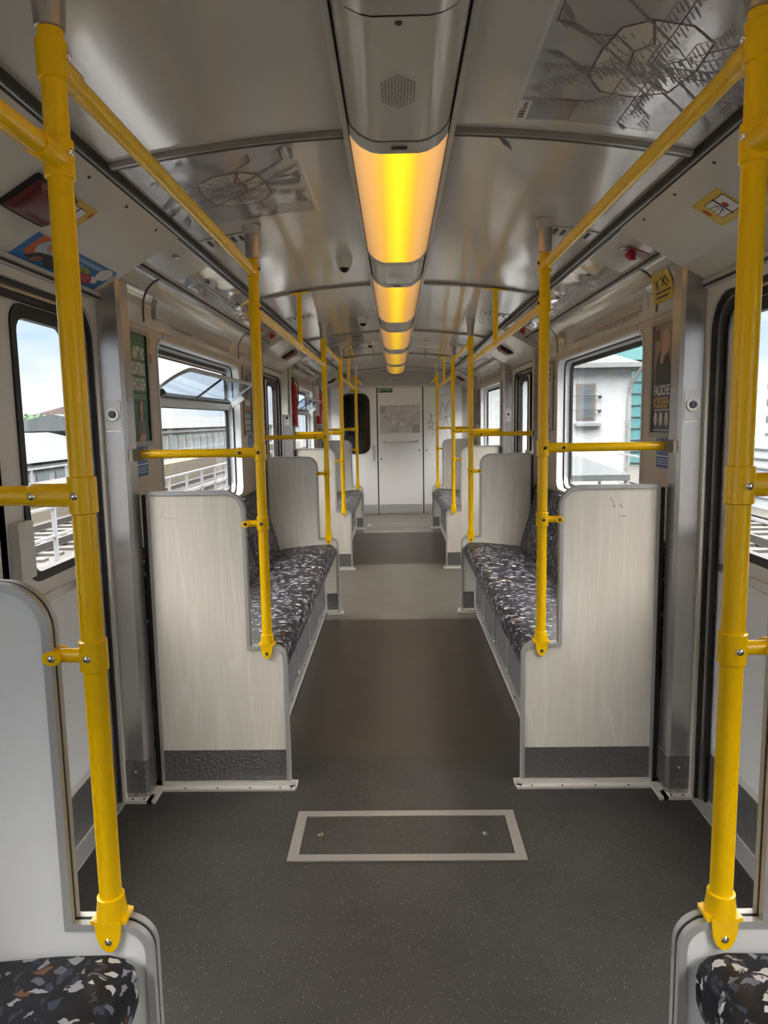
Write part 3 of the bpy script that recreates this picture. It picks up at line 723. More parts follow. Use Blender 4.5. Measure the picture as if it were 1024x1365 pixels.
def tee_rail(y0, y1, z, s, label, hanger=None, end=None):
    t = thing('overhead_rail', label, 'handrail', (s * XP, (y0 + y1) / 2, z), 'yellow overhead rails')
    MB().cyl((s * XP, y0, z), (s * XP, y1, z), .0165, n=22).build('rail_tube', YELLOW, t)
    if hanger:
        h = MB().cyl((s * XP, hanger, z), (s * XP, hanger, zc(XP) - .014), .0135, n=18).lathe((s * XP, hanger - .03, z), [(0, .0168), (.003, .0195), (.057, .0195), (.060, .0168)], axis=(0, 1, 0), n=20)
        h.loft([[Vector((s * XP + dx, yy, zc(s * XP + dx) - .0135 - th)) for dx in (-.05, -.02, .02, .05)] + [Vector((s * XP + dx, yy, zc(s * XP + dx) - .0135)) for dx in (.05, .02, -.02, -.05)] for yy, th in ((hanger - .017, .005), (hanger + .017, .005))])
        h.build('rail_hanger', YELLOW, t)
    if end:
        MB().lathe((s * XP, end - .001, z), [(0, .055), (-.010, .052), (-.012, .024), (-.05, .020), (-.052, .0172)], axis=(0, 1, 0), n=26).build('wall_flange', PILLAR, t)
for s in (-1, 1):
    sw = side_word(s)
    tee_rail(YR + .1, P[2] - .076, ZLO, s, 'lower yellow overhead rail running back past the camera from the nearest %s pole' % sw, -.15)
    tee_rail(P[2] + .076, P[3] - .076, ZHI, s, 'upper yellow overhead rail across the near doorway on the %s' % sw)
    tee_rail(P[3] + .076, P[4] - .076, ZLO, s, 'yellow overhead rail with ceiling hanger above the %s middle bench' % sw, 4.03)
    tee_rail(P[4] + .076, P[5] - .076, ZHI, s, 'upper yellow overhead rail across the second doorway on the %s' % sw)
    tee_rail(P[5] + .076, P[6] - .076, ZLO, s, 'yellow overhead rail with ceiling hanger above the %s farthest bench' % sw, 8.215)
    tee_rail(P[6] + .076, YE - .012, ZHI, s, 'last yellow overhead rail ending in a round flange on the end wall, %s' % sw, None, YE)
    for pi in (2, 3, 4, 5, 6):
        t = thing('horizontal_grab_bar', 'yellow horizontal bar from the %s %s pole to the door pillar' % (POLEN[pi], sw), 'handrail', (s * .76, P[pi], ZM), 'yellow horizontal bars to the pillars')
        MB().cyl((s * (XP + .084), P[pi], ZM), (s * .985, P[pi], ZM), .0165, n=22).build('bar_tube', YELLOW, t)
        MB().box(s * .986, s * .9985, P[pi] - (.10 if pi % 2 else .022), P[pi] + (.10 if pi % 2 == 0 else .022), ZM - .022, ZM + .022).build('end_bracket', mat('bracket_grey', (.22, .205, .19), .5), t)

# ------------------------------------------------------------------ ceiling lamp channel
LAMPS = [(-1.87, -.62), (0.02, 1.24), (1.94, 3.22), (3.81, 5.15), (5.72, 7.08), (7.57, 8.98), (9.36, 10.72)]
HP = [(-.128, 2.186), (-.118, 2.168), (-.098, 2.148), (-.070, 2.134), (-.050, 2.130), (.050, 2.130), (.070, 2.134), (.098, 2.148), (.118, 2.168), (.128, 2.186)]
def hexring(y, prof, grow=0): return [Vector((x * (1 + grow), y, z - grow * .05)) for x, z in prof] + [Vector((x * .9, y, 2.195)) for x in (.10, -.10)]
chan = MB()
for s in (-1, 1): chan.box(s * .128, s * .142, YR, YE, 2.176, 2.199)
ch = structure(chan.build(trim_name(), HOUST))
for s in (-1, 1): MB().box(s * .1265, s * .1285, YR, YE, 2.176, 2.19).build('shadow_gap', BLACK, ch)
LN = {2: 'nearest', 3: 'second', 4: 'third', 5: 'fourth', 6: 'farthest'}
for i, (a, b) in enumerate(LAMPS):
    nm = LN.get(i, 'overhead' if i == 1 else 'rear')
    t = thing('ceiling_light', '%s glowing amber ceiling light in the central channel' % nm, 'ceiling light', (0, (a + b) / 2, 2.13), 'amber ceiling lights')
    MB().loft([hexring(a, HP), hexring(b, HP)]).build('diffuser', LAMP, t).location
    for k, (p, q) in enumerate(((a - .075, a), (b, b + .065))):
        MB().loft([hexring(p, HP, .012), hexring(q, HP, .012)]).build('end_cap', HOUST, t)
    MB().box(-.02, .02, a - .05, a - .035, 2.126, 2.1285).build('latch', DARK, t)
COV = [(-3.19, -1.95), (-.55, -.06), (1.31, 1.86), (3.29, 3.73), (5.22, 5.64), (7.15, 7.49), (9.05, 9.28), (10.79, 11.09)]
for i, (a, b) in enumerate(COV):
    nm = ['rear', 'overhead', 'nearest', 'second', 'third', 'fourth', 'fifth', 'last'][i]
    t = thing('speaker_cover', '%s grey loudspeaker cover between ceiling lights' % nm, 'speaker cover', (0, (a + b) / 2, 2.13), 'loudspeaker covers in the ceiling channel')
    MB().loft([hexring(a + .004, HP, -.01), hexring(b - .004, HP, -.01)]).build('cover_panel', HOUS, t)
    MB().loft([hexring(a, HP, -.02), hexring(b, HP, -.02)]).build('shadow_gap', BLACK, t)
    if i in (2, 3, 4, 5, 6):
        cy = 1.60 if i == 2 else (a + b) / 2; g = MB(); fn = lambda u, v, d: Vector((u, v, 2.1297 - d))
        for cxx in range(11):
            hh = 13 - abs(cxx - 5) * (1.0 if i == 2 else .6)
            for r in range(int(hh)):
                u = (cxx - 5) * .0066 - .004; v = cy + (r - hh / 2) * .0125 * (1 if i == 2 else .8)
                g.add([fn(u + .0017 * math.cos(q * 1.047), v + .0034 * math.sin(q * 1.047), .0006) for q in range(6)], [(0, 1, 2, 3, 4, 5)])
        g.build('speaker_holes', DARK, t, smooth=False)
    if i == 2: MB().lathe((-.004, 1.33, 2.130), [(0, .007), (-.003, .005)], n=14).build('screw', DARK, t)

# cameras and vents on the ceiling
for i, (yy, w) in enumerate(((3.40, 'nearest'), (5.30, 'second'), (6.85, 'third'))):
    x = -.243; t = thing('security_camera', '%s small black dome camera on the ceiling left of the lights' % w, 'camera', (x, yy, 2.19), 'dome cameras on the ceiling')
    MB().lathe((x, yy, 0), [(2.192, .040), (2.172, .036), (2.150, .030), (2.147, .027)], n=26).build('camera_housing', LCREAM, t)
    MB().lathe((x, yy, 0), [(2.149, .026), (2.138, .023), (2.130, .014), (2.127, .004)], n=24).build('camera_dome', DGLASS, t)
cfn = {s: (lambda u, v, d=0, s=s: Vector((s * u, v, zc(u) - d))) for s in (-1, 1)}
for yy, w in ((2.84, 'near'), (4.95, 'middle'), (7.05, 'far'), (9.15, 'farthest')):
    for s in (-1, 1):
        t = thing('ceiling_vent', '%s slotted ceiling air vent on the %s side' % (w, side_word(s)), 'vent', (s * .655, yy, 2.14), 'slotted ceiling vents')
        MB().slab(rrect(.565, yy - .06, .745, yy + .06, .006), [], cfn[s], .0005, .004).build('vent_plate', HOUS, t)
        g = MB()
        for k in range(5): g.slab(rrect(.588 + k * .030, yy - .040, .600 + k * .030, yy + .030, .005, 3), [], cfn[s], .0050, .0075)
        g.build('vent_slots', BLACK, t)

# ------------------------------------------------------------------ network maps
def network_map(name, fn, w, h, label, seed, group, strong=1.0, mats=(MAPBG, MAPC, MAPD, MAPL, MAPL2, MAPT)):
    rnd = random.Random(seed); bgm, cm, dm, lm, lm2, tm = mats
    t = thing(name, label, 'map', fn(w / 2, h / 2, 0), group)
    mb = MB(); patch([(0, 0), (w, 0), (w, h), (0, h)], fn, .0008, mb); mb.build('map_sheet', bgm, t)
    mb = MB()
    for q in ((.0, .0, .015 * w / h, 1), (.985, 0, 1, 1), (0, 0, 1, .02), (0, .98, 1, 1)): patch([(q[0] * w, q[1] * h), (q[2] * w, q[1] * h), (q[2] * w, q[3] * h), (q[0] * w, q[3] * h)], fn, .0011, mb)
    mb.build('map_border', cm, t)
    for q in ((.02, .70, .16, .96), (.80, .03, .97, .30)):
        mb = MB(); patch([(q[0] * w, q[1] * h), (q[2] * w, q[1] * h), (q[2] * w, q[3] * h), (q[0] * w, q[3] * h)], fn, .0012, mb); mb.build('map_legend', dm, t)
    O = [(.28, .40), (.33, .30), (.46, .27), (.62, .27), (.72, .36), (.74, .52), (.68, .66), (.52, .70), (.36, .68), (.29, .56)]
    O = [(a * w, b * h) for a, b in O]
    mb = MB(); patch(O, fn, .0013, mb); mb.build('map_centre_zone', cm, t)
    k = h / .6
    mb = MB(); ribbon(O + [O[0]], .006 * k * strong, fn, .0018, mb)
    ribbon([(.28 * w, .40 * h), (.40 * w, .46 * h), (.45 * w, .40 * h), (.56 * w, .42 * h), (.60 * w, .52 * h), (.68 * w, .66 * h)], .0055 * k * strong, fn, .0019, mb)
    mb.build('ring_line', lm, t)
    l1, l2, tx = MB(), MB(), MB()
    def label_ticks(a, b, n):
        dx, dy = b[0] - a[0], b[1] - a[1]; L = math.hypot(dx, dy) or 1
        for i in range(n):
            q = (i + .5) / n; px, py = a[0] + dx * q, a[1] + dy * q; ang = math.radians(38); ll = rnd.uniform(.02, .055) * k
            ribbon([(px + .003, py + .003), (px + .003 + ll * math.cos(ang), py + .003 + ll * math.sin(ang))], .0035 * k * max(1, strong * .75), fn, .0022, tx)
    cx, cy = .51 * w, .48 * h
    for i in range(22):
        ang = 2 * math.pi * i / 22 + rnd.uniform(-.1, .1); r0 = .02; px, py = cx + rnd.uniform(-.12, .12) * w, cy + rnd.uniform(-.1, .1) * h
        pts = [(px, py)]; a8 = round(ang / (math.pi / 4)) * math.pi / 4
        for j in range(5):
            st = rnd.uniform(.07, .14) * w; a = a8 if j % 2 == 0 else a8 + rnd.choice((-1, 1)) * math.pi / 4 * (1 if rnd.random() < .6 else 0)
            nx, ny = pts[-1][0] + st * math.cos(a), pts[-1][1] + st * math.sin(a)
            nx = min(max(nx, .04 * w), .95 * w); ny = min(max(ny, .04 * h), .95 * h); pts.append((nx, ny))
            label_ticks(pts[-2], pts[-1], 4)
        ribbon(pts, .0035 * k * strong, fn, .0016, l1 if i % 3 == 0 else l2)
    for i in range(45):
        px, py = cx + rnd.gauss(0, .10) * w, cy + rnd.gauss(0, .09) * h; ribbon([(px, py), (px + .018 * k, py + .014 * k)], .003 * k, fn, .0022, tx)
    l1.build('transit_lines', lm, t, smooth=False); l2.build('transit_lines', lm2, t, smooth=False); tx.build('station_names', tm, t, smooth=False)
    return t
# ceiling map sheets: u towards +y on the left wall side, v from centre outward
def ceil_map_fn(s, yA, xin):
    # viewer looks up: u runs inward->outward reading direction along y
    return lambda u, v, d=0: Vector((s * (xin + v), yA + u, zc(xin + v) - d))
network_map('network_map', ceil_map_fn(-1, 2.00, .275), .64, .475, 'faded transit network map on the ceiling left of the lights', 3, 'ceiling transit maps', 1.4)
network_map('network_map', ceil_map_fn(1, 1.24, .275), .66, .475, 'large transit network map on the ceiling at the upper right', 5, 'ceiling transit maps', 1.1)
network_map('network_map', ceil_map_fn(-1, 6.20, .275), .62, .475, 'distant transit map on the left ceiling past the second doorway', 9, 'ceiling transit maps')
LIMEK = mat('operator_green', (.08, .12, .05), .4); MAROONK = mat('operator_maroon', (.22, .05, .05), .4)
def logo_strip(fn, t):
    mb = MB(); patch([(0, 0), (.10, 0), (.10, .03), (0, .03)], fn, .0024, mb); mb.build('operator_strip', WHITE, t)
t = [o for o in bpy.data.objects if o.name.startswith('network_map')][1]
sf = lambda u, v, d=0: Vector((.312 - v, 1.885 - u, zc(.312 - v) - d))
logo_strip(sf, t); [poly_part('operator_mark', ellipse(.012 + k_ * .015, .015, .0055, .009, 12), sf, .003, (LIMEK, INK, MAROONK)[k_], t) for k_ in range(3)]; lettering('Berlin', .055, .007, .036, .014, sf, INK, t, .003)
sf = lambda u, v, d=0: Vector((-.312 + v, 2.03 + u, zc(.312 - v) - d))
t = [o for o in bpy.data.objects if o.name.startswith('network_map')][0]
logo_strip(sf, t); [poly_part('operator_mark', ellipse(.012 + k_ * .015, .015, .0055, .009, 12), sf, .003, (LIMEK, INK, MAROONK)[k_], t) for k_ in range(3)]; lettering('Berlin', .055, .007, .036, .014, sf, INK, t, .003)
# scratch marks on the right ceiling
g = MB()
for k in range(5): ribbon([(.255 + k * .009, 1.99 + k * .012), (.285 + k * .007, 2.06 + k * .01)], .004 + .002 * (k % 2), cfn[1], .0006, g)
tag(g.build('scratch_mark', mat('dark_scrape', (.14, .135, .13), .5), None, smooth=False), 'small grey scrape mark on the ceiling right of the nearest light', 'mark')

# ------------------------------------------------------------------ end walls
fe = frame((0, YE, 0), (1, 0, 0), (0, 0, 1))
ewp = [(-1.09, 0), (1.09, 0), (1.09, 1.93), (.95, 2.05), (.78, 2.13)] + [(x, zc(x) + .02) for x in (.5, .25, 0, -.25, -.5)] + [(-.78, 2.13), (-.95, 2.05), (-1.09, 1.93)]
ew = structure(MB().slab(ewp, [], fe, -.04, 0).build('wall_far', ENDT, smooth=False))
structure(MB().slab(ewp, [], frame((0, YR, 0), (1, 0, 0), (0, 0, 1)), 0, .04).build('wall_rear', ENDT, smooth=False))
MB().slab([(-1.08, 1.955), (1.08, 1.955), (1.08, 1.975), (-1.08, 1.975)], [], fe, .0005, .010).build('door_head_rail', POST, ew)
def endpanel(x0, x1, name, label=None):
    p = MB().slab(rrect(x0, .015, x1, 1.945, .01), [], fe, .001, .008).build(name, ENDW, ew)
    MB().slab([(x0 + .01, .02), (x1 - .01, .02), (x1 - .01, .155), (x0 + .01, .155)], [], fe, .0085, .011).build('kick_plate', ALUM, p)
    return p
p1 = endpanel(-1.0, -.305, 'cab_door'); p2 = endpanel(-.285, .395, 'centre_panel'); p3 = endpanel(.415, 1.0, 'side_panel')
gaps = MB()
for x in (-.2955, .4045): gaps.box(x - .0095, x + .0095, YE - .0012, YE - .0002, .01, 1.95)
gaps.build('panel_gap', BLACK, ew)
MB().slab(rrect(-.86, .945, -.41, 1.87, .13), [], fe, .009, .016).build('door_window_rubber', BLACK, p1)
MB().slab(rrect(-.835, .97, -.435, 1.845, .11), [], fe, .0165, .018).build('door_window_glass', DGLASS, p1)
MB().slab(rrect(-.375, .83, -.335, 1.08, .018), [], fe, .009, .014).build('lock_plate', ALUM, p1)
MB().slab(rrect(-.385, .985, -.325, 1.005, .008), [], fe, .03, .045).cyl(fe(-.355, .995, .014), fe(-.355, .995, .03), .01).build('door_handle', CHROME, p1)
hb = MB().cyl(fe(-.205, 1.125, .045), fe(.325, 1.125, .045), .010).cyl(fe(-.19, 1.125, .008), fe(-.19, 1.125, .05), .012).cyl(fe(.31, 1.125, .008), fe(.31, 1.125, .05), .012)
for x in (-.19, .31): hb.lathe(fe(x, 1.125, .008), [(0, .026), (.006, .024)], axis=(0, -1, 0))
tag(hb.build('wall_handrail', ALU), 'horizontal metal handrail under the map on the end wall', 'handrail')
lk = MB()
for x, z in ((.345, .985), (.455, .985), (.345, 1.705), (.455, 1.705), (-.245, .86)): lk.lathe(fe(x, z, .008), [(0, .014), (.003, .013), (.004, .006)], axis=(0, -1, 0), n=16)
lk.build('panel_locks', PILLAR, p2)
WM = (mat('wall_map_sheet', (.58, .58, .59), .3), mat('wall_map_centre', (.74, .73, .72), .3), mat('wall_map_block', (.40, .40, .42), .3), mat('wall_map_line', (.22, .18, .20), .4), mat('wall_map_line_grey', (.28, .28, .30), .4), mat('wall_map_text', (.33, .31, .33), .4))
fm = frame((-.262, YE - .010, 1.245), (1, 0, 0), (0, 0, 1))
network_map('network_map', fm, .63, .44, 'pale transit network map on the centre panel of the end wall', 21, None, .7, WM)
t = thing('exit_sign', 'small green and white emergency sign at the top of the end wall', 'sign', fe(-.165, 1.91, .009))
poly_part('sign_plate', [(-.275, 1.872), (-.055, 1.872), (-.055, 1.935), (-.275, 1.935)], fe, .0095, SIGNG, t)
MB().slab([(-.262, 1.8995), (-.25, 1.8995), (-.25, 1.8875), (-.238, 1.8875), (-.238, 1.8995), (-.226, 1.8995), (-.226, 1.9115), (-.238, 1.9115), (-.238, 1.9235), (-.25, 1.9235), (-.25, 1.9115), (-.262, 1.9115)], [], fe, .0096, .0102).build('cross', WHITE, t)
dd = MB(); dashes(dd, fe, -.205, -.07, 1.895, 1.925, 2, .0102, 1, .35, 4); dd.build('sign_text', WHITE, t)
o = thing('number_plate', 'small number plate reading 1588 above the end wall panels', 'sign', fe(-.03, 2.06, .002))
poly_part('plate', [(-.10, 2.035), (.06, 2.035), (.06, 2.075), (-.10, 2.075)], fe, .0015, PAPER, o); lettering('1588', -.085, 2.042, .13, .026, fe, INK, o, .0022)
o = thing('warning_sticker', 'small yellow sticker above the dark end door window', 'sticker', fe(-.66, 1.9, .009))
poly_part('sticker_sheet', [(-.72, 1.88), (-.56, 1.88), (-.56, 1.93), (-.72, 1.93)], fe, .0095, SIGNY, o); dd = MB(); dashes(dd, fe, -.71, -.57, 1.887, 1.923, 3, .0102, .9, .4, 8); dd.build('sticker_text', INK, o)
g = MB(); rnd = random.Random(4)
for (a, b) in [((.49, 1.30), (.53, 1.55)), ((.53, 1.55), (.56, 1.28)), ((.56, 1.28), (.47, 1.42)), ((.47, 1.42), (.60, 1.40)), ((.60, 1.40), (.49, 1.30)), ((.55, 1.20), (.60, 1.32)), ((.60, 1.32), (.63, 1.18)), ((.66, 1.45), (.80, 1.50)), ((.66, 1.52), (.70, 1.72)), ((.70, 1.72), (.76, 1.58)), ((.76, 1.58), (.80, 1.74)), ((.62, 1.80), (.82, 1.84)), ((.72, 1.36), (.76, 1.48)), ((.76, 1.48), (.79, 1.36)), ((.84, 1.36), (.84, 1.50)), ((.80, 1.50), (.90, 1.50))]:
    ribbon([a, b], .008, fe, .009, g)
for k in range(9):
    x = -.62 + k * .06; ribbon([(x, 2.06 + .02 * (k % 2)), (x + .05, 2.09 - .03 * (k % 2))], .005, fe, .0012, g)
g.build('scratched_graffiti', SCR, ew, smooth=False)

# ------------------------------------------------------------------ posters, stickers, signs on walls
def wf(s, y, z):  # frame on a wall, u to the viewer's right
    return frame((s * (XW - .001), y, z), (0, -s, 0), (0, 0, 1))
def poster_frame(s, ya, label, cat='poster', za=1.365, zb=1.83, w=.275):
    y = ya if s < 0 else ya + w; fn = wf(s, y, za); t = thing('advert_poster', label, cat, fn(w / 2, 0, .004), 'framed adverts beside the windows')
    hgt = zb - za
    MB().slab(rrect(0, 0, w, hgt, .004), [rrect(.02, .02, w - .02, hgt - .018, .003)], fn, .0005, .010).build('poster_frame', ALUW, t)
    return t, fn, w, hgt
def person(fn, t, cx, base, sc, skin, cloth, d=.0035, bald=False):
    poly_part('portrait', [(cx - .055 * sc, base), (cx - .06 * sc, base + .06 * sc), (cx - .05 * sc, base + .10 * sc), (cx - .02 * sc, base + .125 * sc), (cx + .02 * sc, base + .125 * sc), (cx + .05 * sc, base + .10 * sc), (cx + .062 * sc, base + .05 * sc), (cx + .06 * sc, base)], fn, d, cloth, t)
    poly_part('portrait', [(cx - .012 * sc, base + .10 * sc), (cx + .012 * sc, base + .10 * sc), (cx + .012 * sc, base + .15 * sc), (cx - .012 * sc, base + .15 * sc)], fn, d + .0003, skin, t)
    poly_part('portrait', ellipse(cx, base + .17 * sc, .023 * sc, .034 * sc), fn, d + .0006, skin, t)
# left near: green advert
t, fn, w, hh = poster_frame(-1, 2.750, 'green framed advert with big cream words on the left wall before the tilted window')
poly_part('poster_sheet', [(.018, .018), (w - .018, .018), (w - .018, hh - .016), (.018, hh - .016)], fn, .002, GREENP, t)
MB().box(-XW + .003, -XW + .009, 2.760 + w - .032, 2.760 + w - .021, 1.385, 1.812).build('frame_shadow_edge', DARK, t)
for k, (tx, ww) in enumerate((("AIN'T NO", .135), ('MOUNTING', .175), ('H ENOUGH', .190))):
    lettering(tx, w - .04 - ww, .345 - k * .062, ww, .054, fn, PAPER, t, .003, bold=.06)
dd = MB(); dashes(dd, fn, .09, w - .045, .188, .208, 2, .003, 1, .3, 3); dd.build('small_text', PAPER, t)
person(fn, t, .165, .02, .80, SKIN, GREYC)
poly_part('portrait', [(.125, .02), (.185, .02), (.20, .045), (.16, .05), (.13, .035)], fn, .0045, SKIN, t)
# right near: FALSCHE KISSEN advert
t, fn, w, hh = poster_frame(1, 2.765, 'framed dark advert with man in black coat reading FALSCHE KISSEN, right wall')
poly_part('poster_sheet', [(.018, .018), (w - .018, .018), (w - .018, .20), (.018, .20)], fn, .002, NAVY, t)
poly_part('poster_picture', [(.018, .20), (w - .018, .20), (w - .018, hh - .016), (.018, hh - .016)], fn, .002, TAUPE, t)
poly_part('coat', [(.045, .20), (.04, .27), (.06, .32), (.09, .345), (.13, .33), (.17, .335), (.20, .30), (.215, .20)], fn, .003, DARK, t)
poly_part('hand', [(.085, .30), (.12, .29), (.15, .345), (.14, .37), (.105, .345)], fn, .0034, SKIN, t)
poly_part('face', ellipse(.15, .375, .036, .05), fn, .0037, SKIN, t)
poly_part('poster_badge', [(.04, .385), (.085, .385), (.085, .43), (.04, .43)], fn, .0036, mat('badge_brown', (.12, .06, .05), .4), t)
lettering('FALSCHE', .032, .168, .170, .042, fn, WHITE, t, .004, bold=.03); lettering('KISSEN', .032, .118, .185, .044, fn, GOLD, t, .004, bold=.03)
for cx in (.055, .115, .175): poly_part('icon', ellipse(cx, .075, .019, .028), fn, .0035, PAPER, t)
dd = MB(); dashes(dd, fn, .03, w - .03, .024, .036, 1, .0035, 1, .4, 3); dashes(dd, fn, .04, w - .06, .108, .114, 1, .0035, 1, .8, 6); dd.build('small_text', WHITE, t)
# others
def plain_poster(s, y, label, style):
    t, fn, w, hh = poster_frame(s, y, label)
    bgm = {0: TAUPE, 1: PINK, 2: NAVY}[style]
    poly_part('poster_sheet', [(.018, .018), (w - .018, .018), (w - .018, hh - .016), (.018, hh - .016)], fn, .002, bgm, t)
    if style == 0:
        poly_part('poster_picture', [(.03, .25), (.16, .25), (.20, .33), (.17, .42), (.06, .40)], fn, .003, DARK, t)
        dd = MB(); dashes(dd, fn, .04, w - .04, .20, .245, 1, .003, 1, .7, 5); dd.build('headline', WHITE, t)
        poly_part('orange_band', [(.018, .175), (w - .018, .175), (w - .018, .195), (.018, .195)], fn, .003, ORANGE, t)
        poly_part('lower_block', [(.018, .018), (w - .018, .018), (w - .018, .17), (.018, .17)], fn, .003, NAVY, t)
        for i in range(3):
            for j in range(3): poly_part('icon', rrect(.045 + i * .062, .035 + j * .042, .082 + i * .062, .065 + j * .042, .004, 2), fn, .004, PAPER, t)
    elif style == 1:
        dd = MB(); dashes(dd, fn, .05, w - .09, .33, .43, 3, .003, 1, .4, 5); dd.build('headline', INK, t)
        person(fn, t, .10, .04, .95, mat('printed_brown', (.2, .08, .06), .5), mat('printed_plum', (.09, .05, .06), .5)); dd = MB(); dashes(dd, fn, .19, w - .05, .08, .30, 9, .003, .7, .25, 15); dd.build('small_text', INK, t)
    else:
        dd = MB(); dashes(dd, fn, .04, w - .04, .07, .24, 7, .003, .9, .35, 25); dd.build('small_text', PAPER, t); person(fn, t, .17, .24, .85, SKIN, DARK)
plain_poster(-1, 4.90, 'framed advert with orange band just beyond the middle left window', 0)
plain_poster(1, 4.90, 'pale framed advert past the right middle window, partly behind the second pole', 1)
plain_poster(1, 6.99, 'dark framed advert between the second right doorway and the far window', 2)
plain_poster(-1, 7.08, 'framed advert behind the red extinguisher on the left wall', 2)
plain_poster(1, 9.15, 'dark framed advert at the far end of the far right window', 2)
# rainbow strip stickers and blue seat signs
def strip_sticker(s, y, label):
    fn = wf(s, y if s < 0 else y + .042, 1.672); t = thing('strip_sticker', label, 'sticker', fn(.02, 0, .001), 'narrow strip stickers beside the windows')
    cols = [(.0, .035, PAPER), (.035, .055, mat('strip_violet', (.25, .13, .32), .4)), (.055, .075, mat('strip_red', (.5, .1, .1), .4)), (.075, .092, mat('strip_pale', (.6, .45, .35), .4)), (.092, .145, SIGNY)]
    for a, b, m in cols: poly_part('sticker_band', [(0, a), (.042, a), (.042, b), (0, b)], fn, .0012, m, t)
    dd = MB(); dashes(dd, fn, .006, .036, .004, .032, 3, .002, 1, .4, 7); dashes(dd, fn, .014, .028, .10, .14, 3, .002, 1, .5, 9); dd.build('sticker_text', INK, t)
strip_sticker(-1, 3.040, 'narrow yellow and rainbow sticker between green advert and left window')
strip_sticker(1, 4.855, 'narrow yellow sticker between right middle window and the pale advert')
strip_sticker(1, 6.93, 'narrow yellow sticker beside the second right doorway')
def seat_sign(s, y, label):
    fn = wf(s, y if s < 0 else y + .165, 1.245); t = thing('priority_seat_sign', label, 'sign', fn(.08, 0, .001), 'blue priority seat signs')
    poly_part('sign_sheet', rrect(0, 0, .165, .135, .004, 3), fn, .001, BLUEP, t)
    poly_part('divider', [(.0, .045), (.165, .045), (.165, .050), (0, .050)], fn, .0015, WHITE, t)
    for k in range(3):
        x = .018 + k * .05
        poly_part('pictogram', [(x + .006, .06), (x + .014, .06), (x + .014, .082), (x + .030, .082), (x + .034, .06), (x + .040, .062), (x + .034, .092), (x + .018, .094), (x + .018, .112), (x + .008, .112)], fn, .0015, WHITE, t); poly_part('pictogram', ellipse(x + .013, .121, .006, .006, 10), fn, .0016, WHITE, t)
    dd = MB(); dashes(dd, fn, .012, .15, .010, .038, 3, .0016, 1, .35, 2); dd.build('sign_text', WHITE, t)
seat_sign(-1, 2.80, 'blue priority seat sign below the green advert on the left'); seat_sign(1, 2.80, 'blue priority seat sign below the FALSCHE KISSEN advert')
seat_sign(-1, 5.02, 'blue priority seat sign below the orange banded advert'); seat_sign(1, 5.02, 'blue priority seat sign below the pale right advert')
seat_sign(1, 7.02, 'blue priority seat sign past the second right doorway')
# line diagrams on the coves
def line_diagram(s, ya, yb, label):
    L = yb - ya
    fn = (lambda u, v, d=0: cove_pt(-1, ya + u, CVL[-1] - v, d)) if s < 0 else (lambda u, v, d=0: cove_pt(1, yb - u, CVL[-1] - v, d))
    t = thing('line_diagram', label, 'line map', fn(L / 2, .08, .002), 'line diagrams on the coves')
    def grid(u0, u1, v0, v1, d, m, name):
        nu = max(2, int((u1 - u0) / .1)); nv = 6
        vs = [fn(u0 + (u1 - u0) * i / nu, v0 + (v1 - v0) * j / nv, d) for i in range(nu + 1) for j in range(nv + 1)]
        return MB().add(vs, [(i * (nv + 1) + j, (i + 1) * (nv + 1) + j, (i + 1) * (nv + 1) + j + 1, i * (nv + 1) + j + 1) for i in range(nu) for j in range(nv)]).build(name, m, t)
    sheet = mat('diagram_sheet', (.60, .62, .62), .2, 0, .3); grid(0, L, .018, .125, .0015, sheet, 'diagram_sheet')
    grid(0, .05, .03, .12, .0022, mat('diagram_green', (.12, .2, .17), .3), 'diagram_head')
    g = MB(); ribbon([(.06, .040), (L * .46, .040)], .004, fn, .0025, g); g.build('grey_green_line', mat('diagram_green', (.12, .2, .17), .3), t, smooth=False)
    g = MB(); ribbon([(L * .50, .040), (L * .95, .040)], .006, fn, .0025, g)
    for q in (.50, .95): ribbon([(L * q, .030), (L * q, .055)], .010, fn, .0026, g)
    g.build('red_line', mat('diagram_red', (.42, .07, .05), .4), t, smooth=False)
    g = MB(); q = .07
    while q < L - .05:
        hh = random.uniform(.03, .06); ribbon([(q, .050), (q + hh * .55, .050 + hh)], .0032, fn, .0024, g); q += .022
    for r in range(5): dashes(g, fn, L * .12 + r * .03, L * .40, .022 + r * .001, .034, 1, .0024, .6, .5, r)
    dashes(g, fn, L * .56, L * .93, .020, .033, 1, .0024, .9, .7, 11)
    g.build('diagram_text', mat('diagram_ink', (.16, .14, .15), .4), t, smooth=False)
for s in (-1, 1):
    sw = side_word(s)
    line_diagram(s, 3.12, 4.62, 'long route line diagram curving above the %s middle window' % sw)
    line_diagram(s, 7.35, 8.85, 'distant route line diagram above the %s far window' % sw)
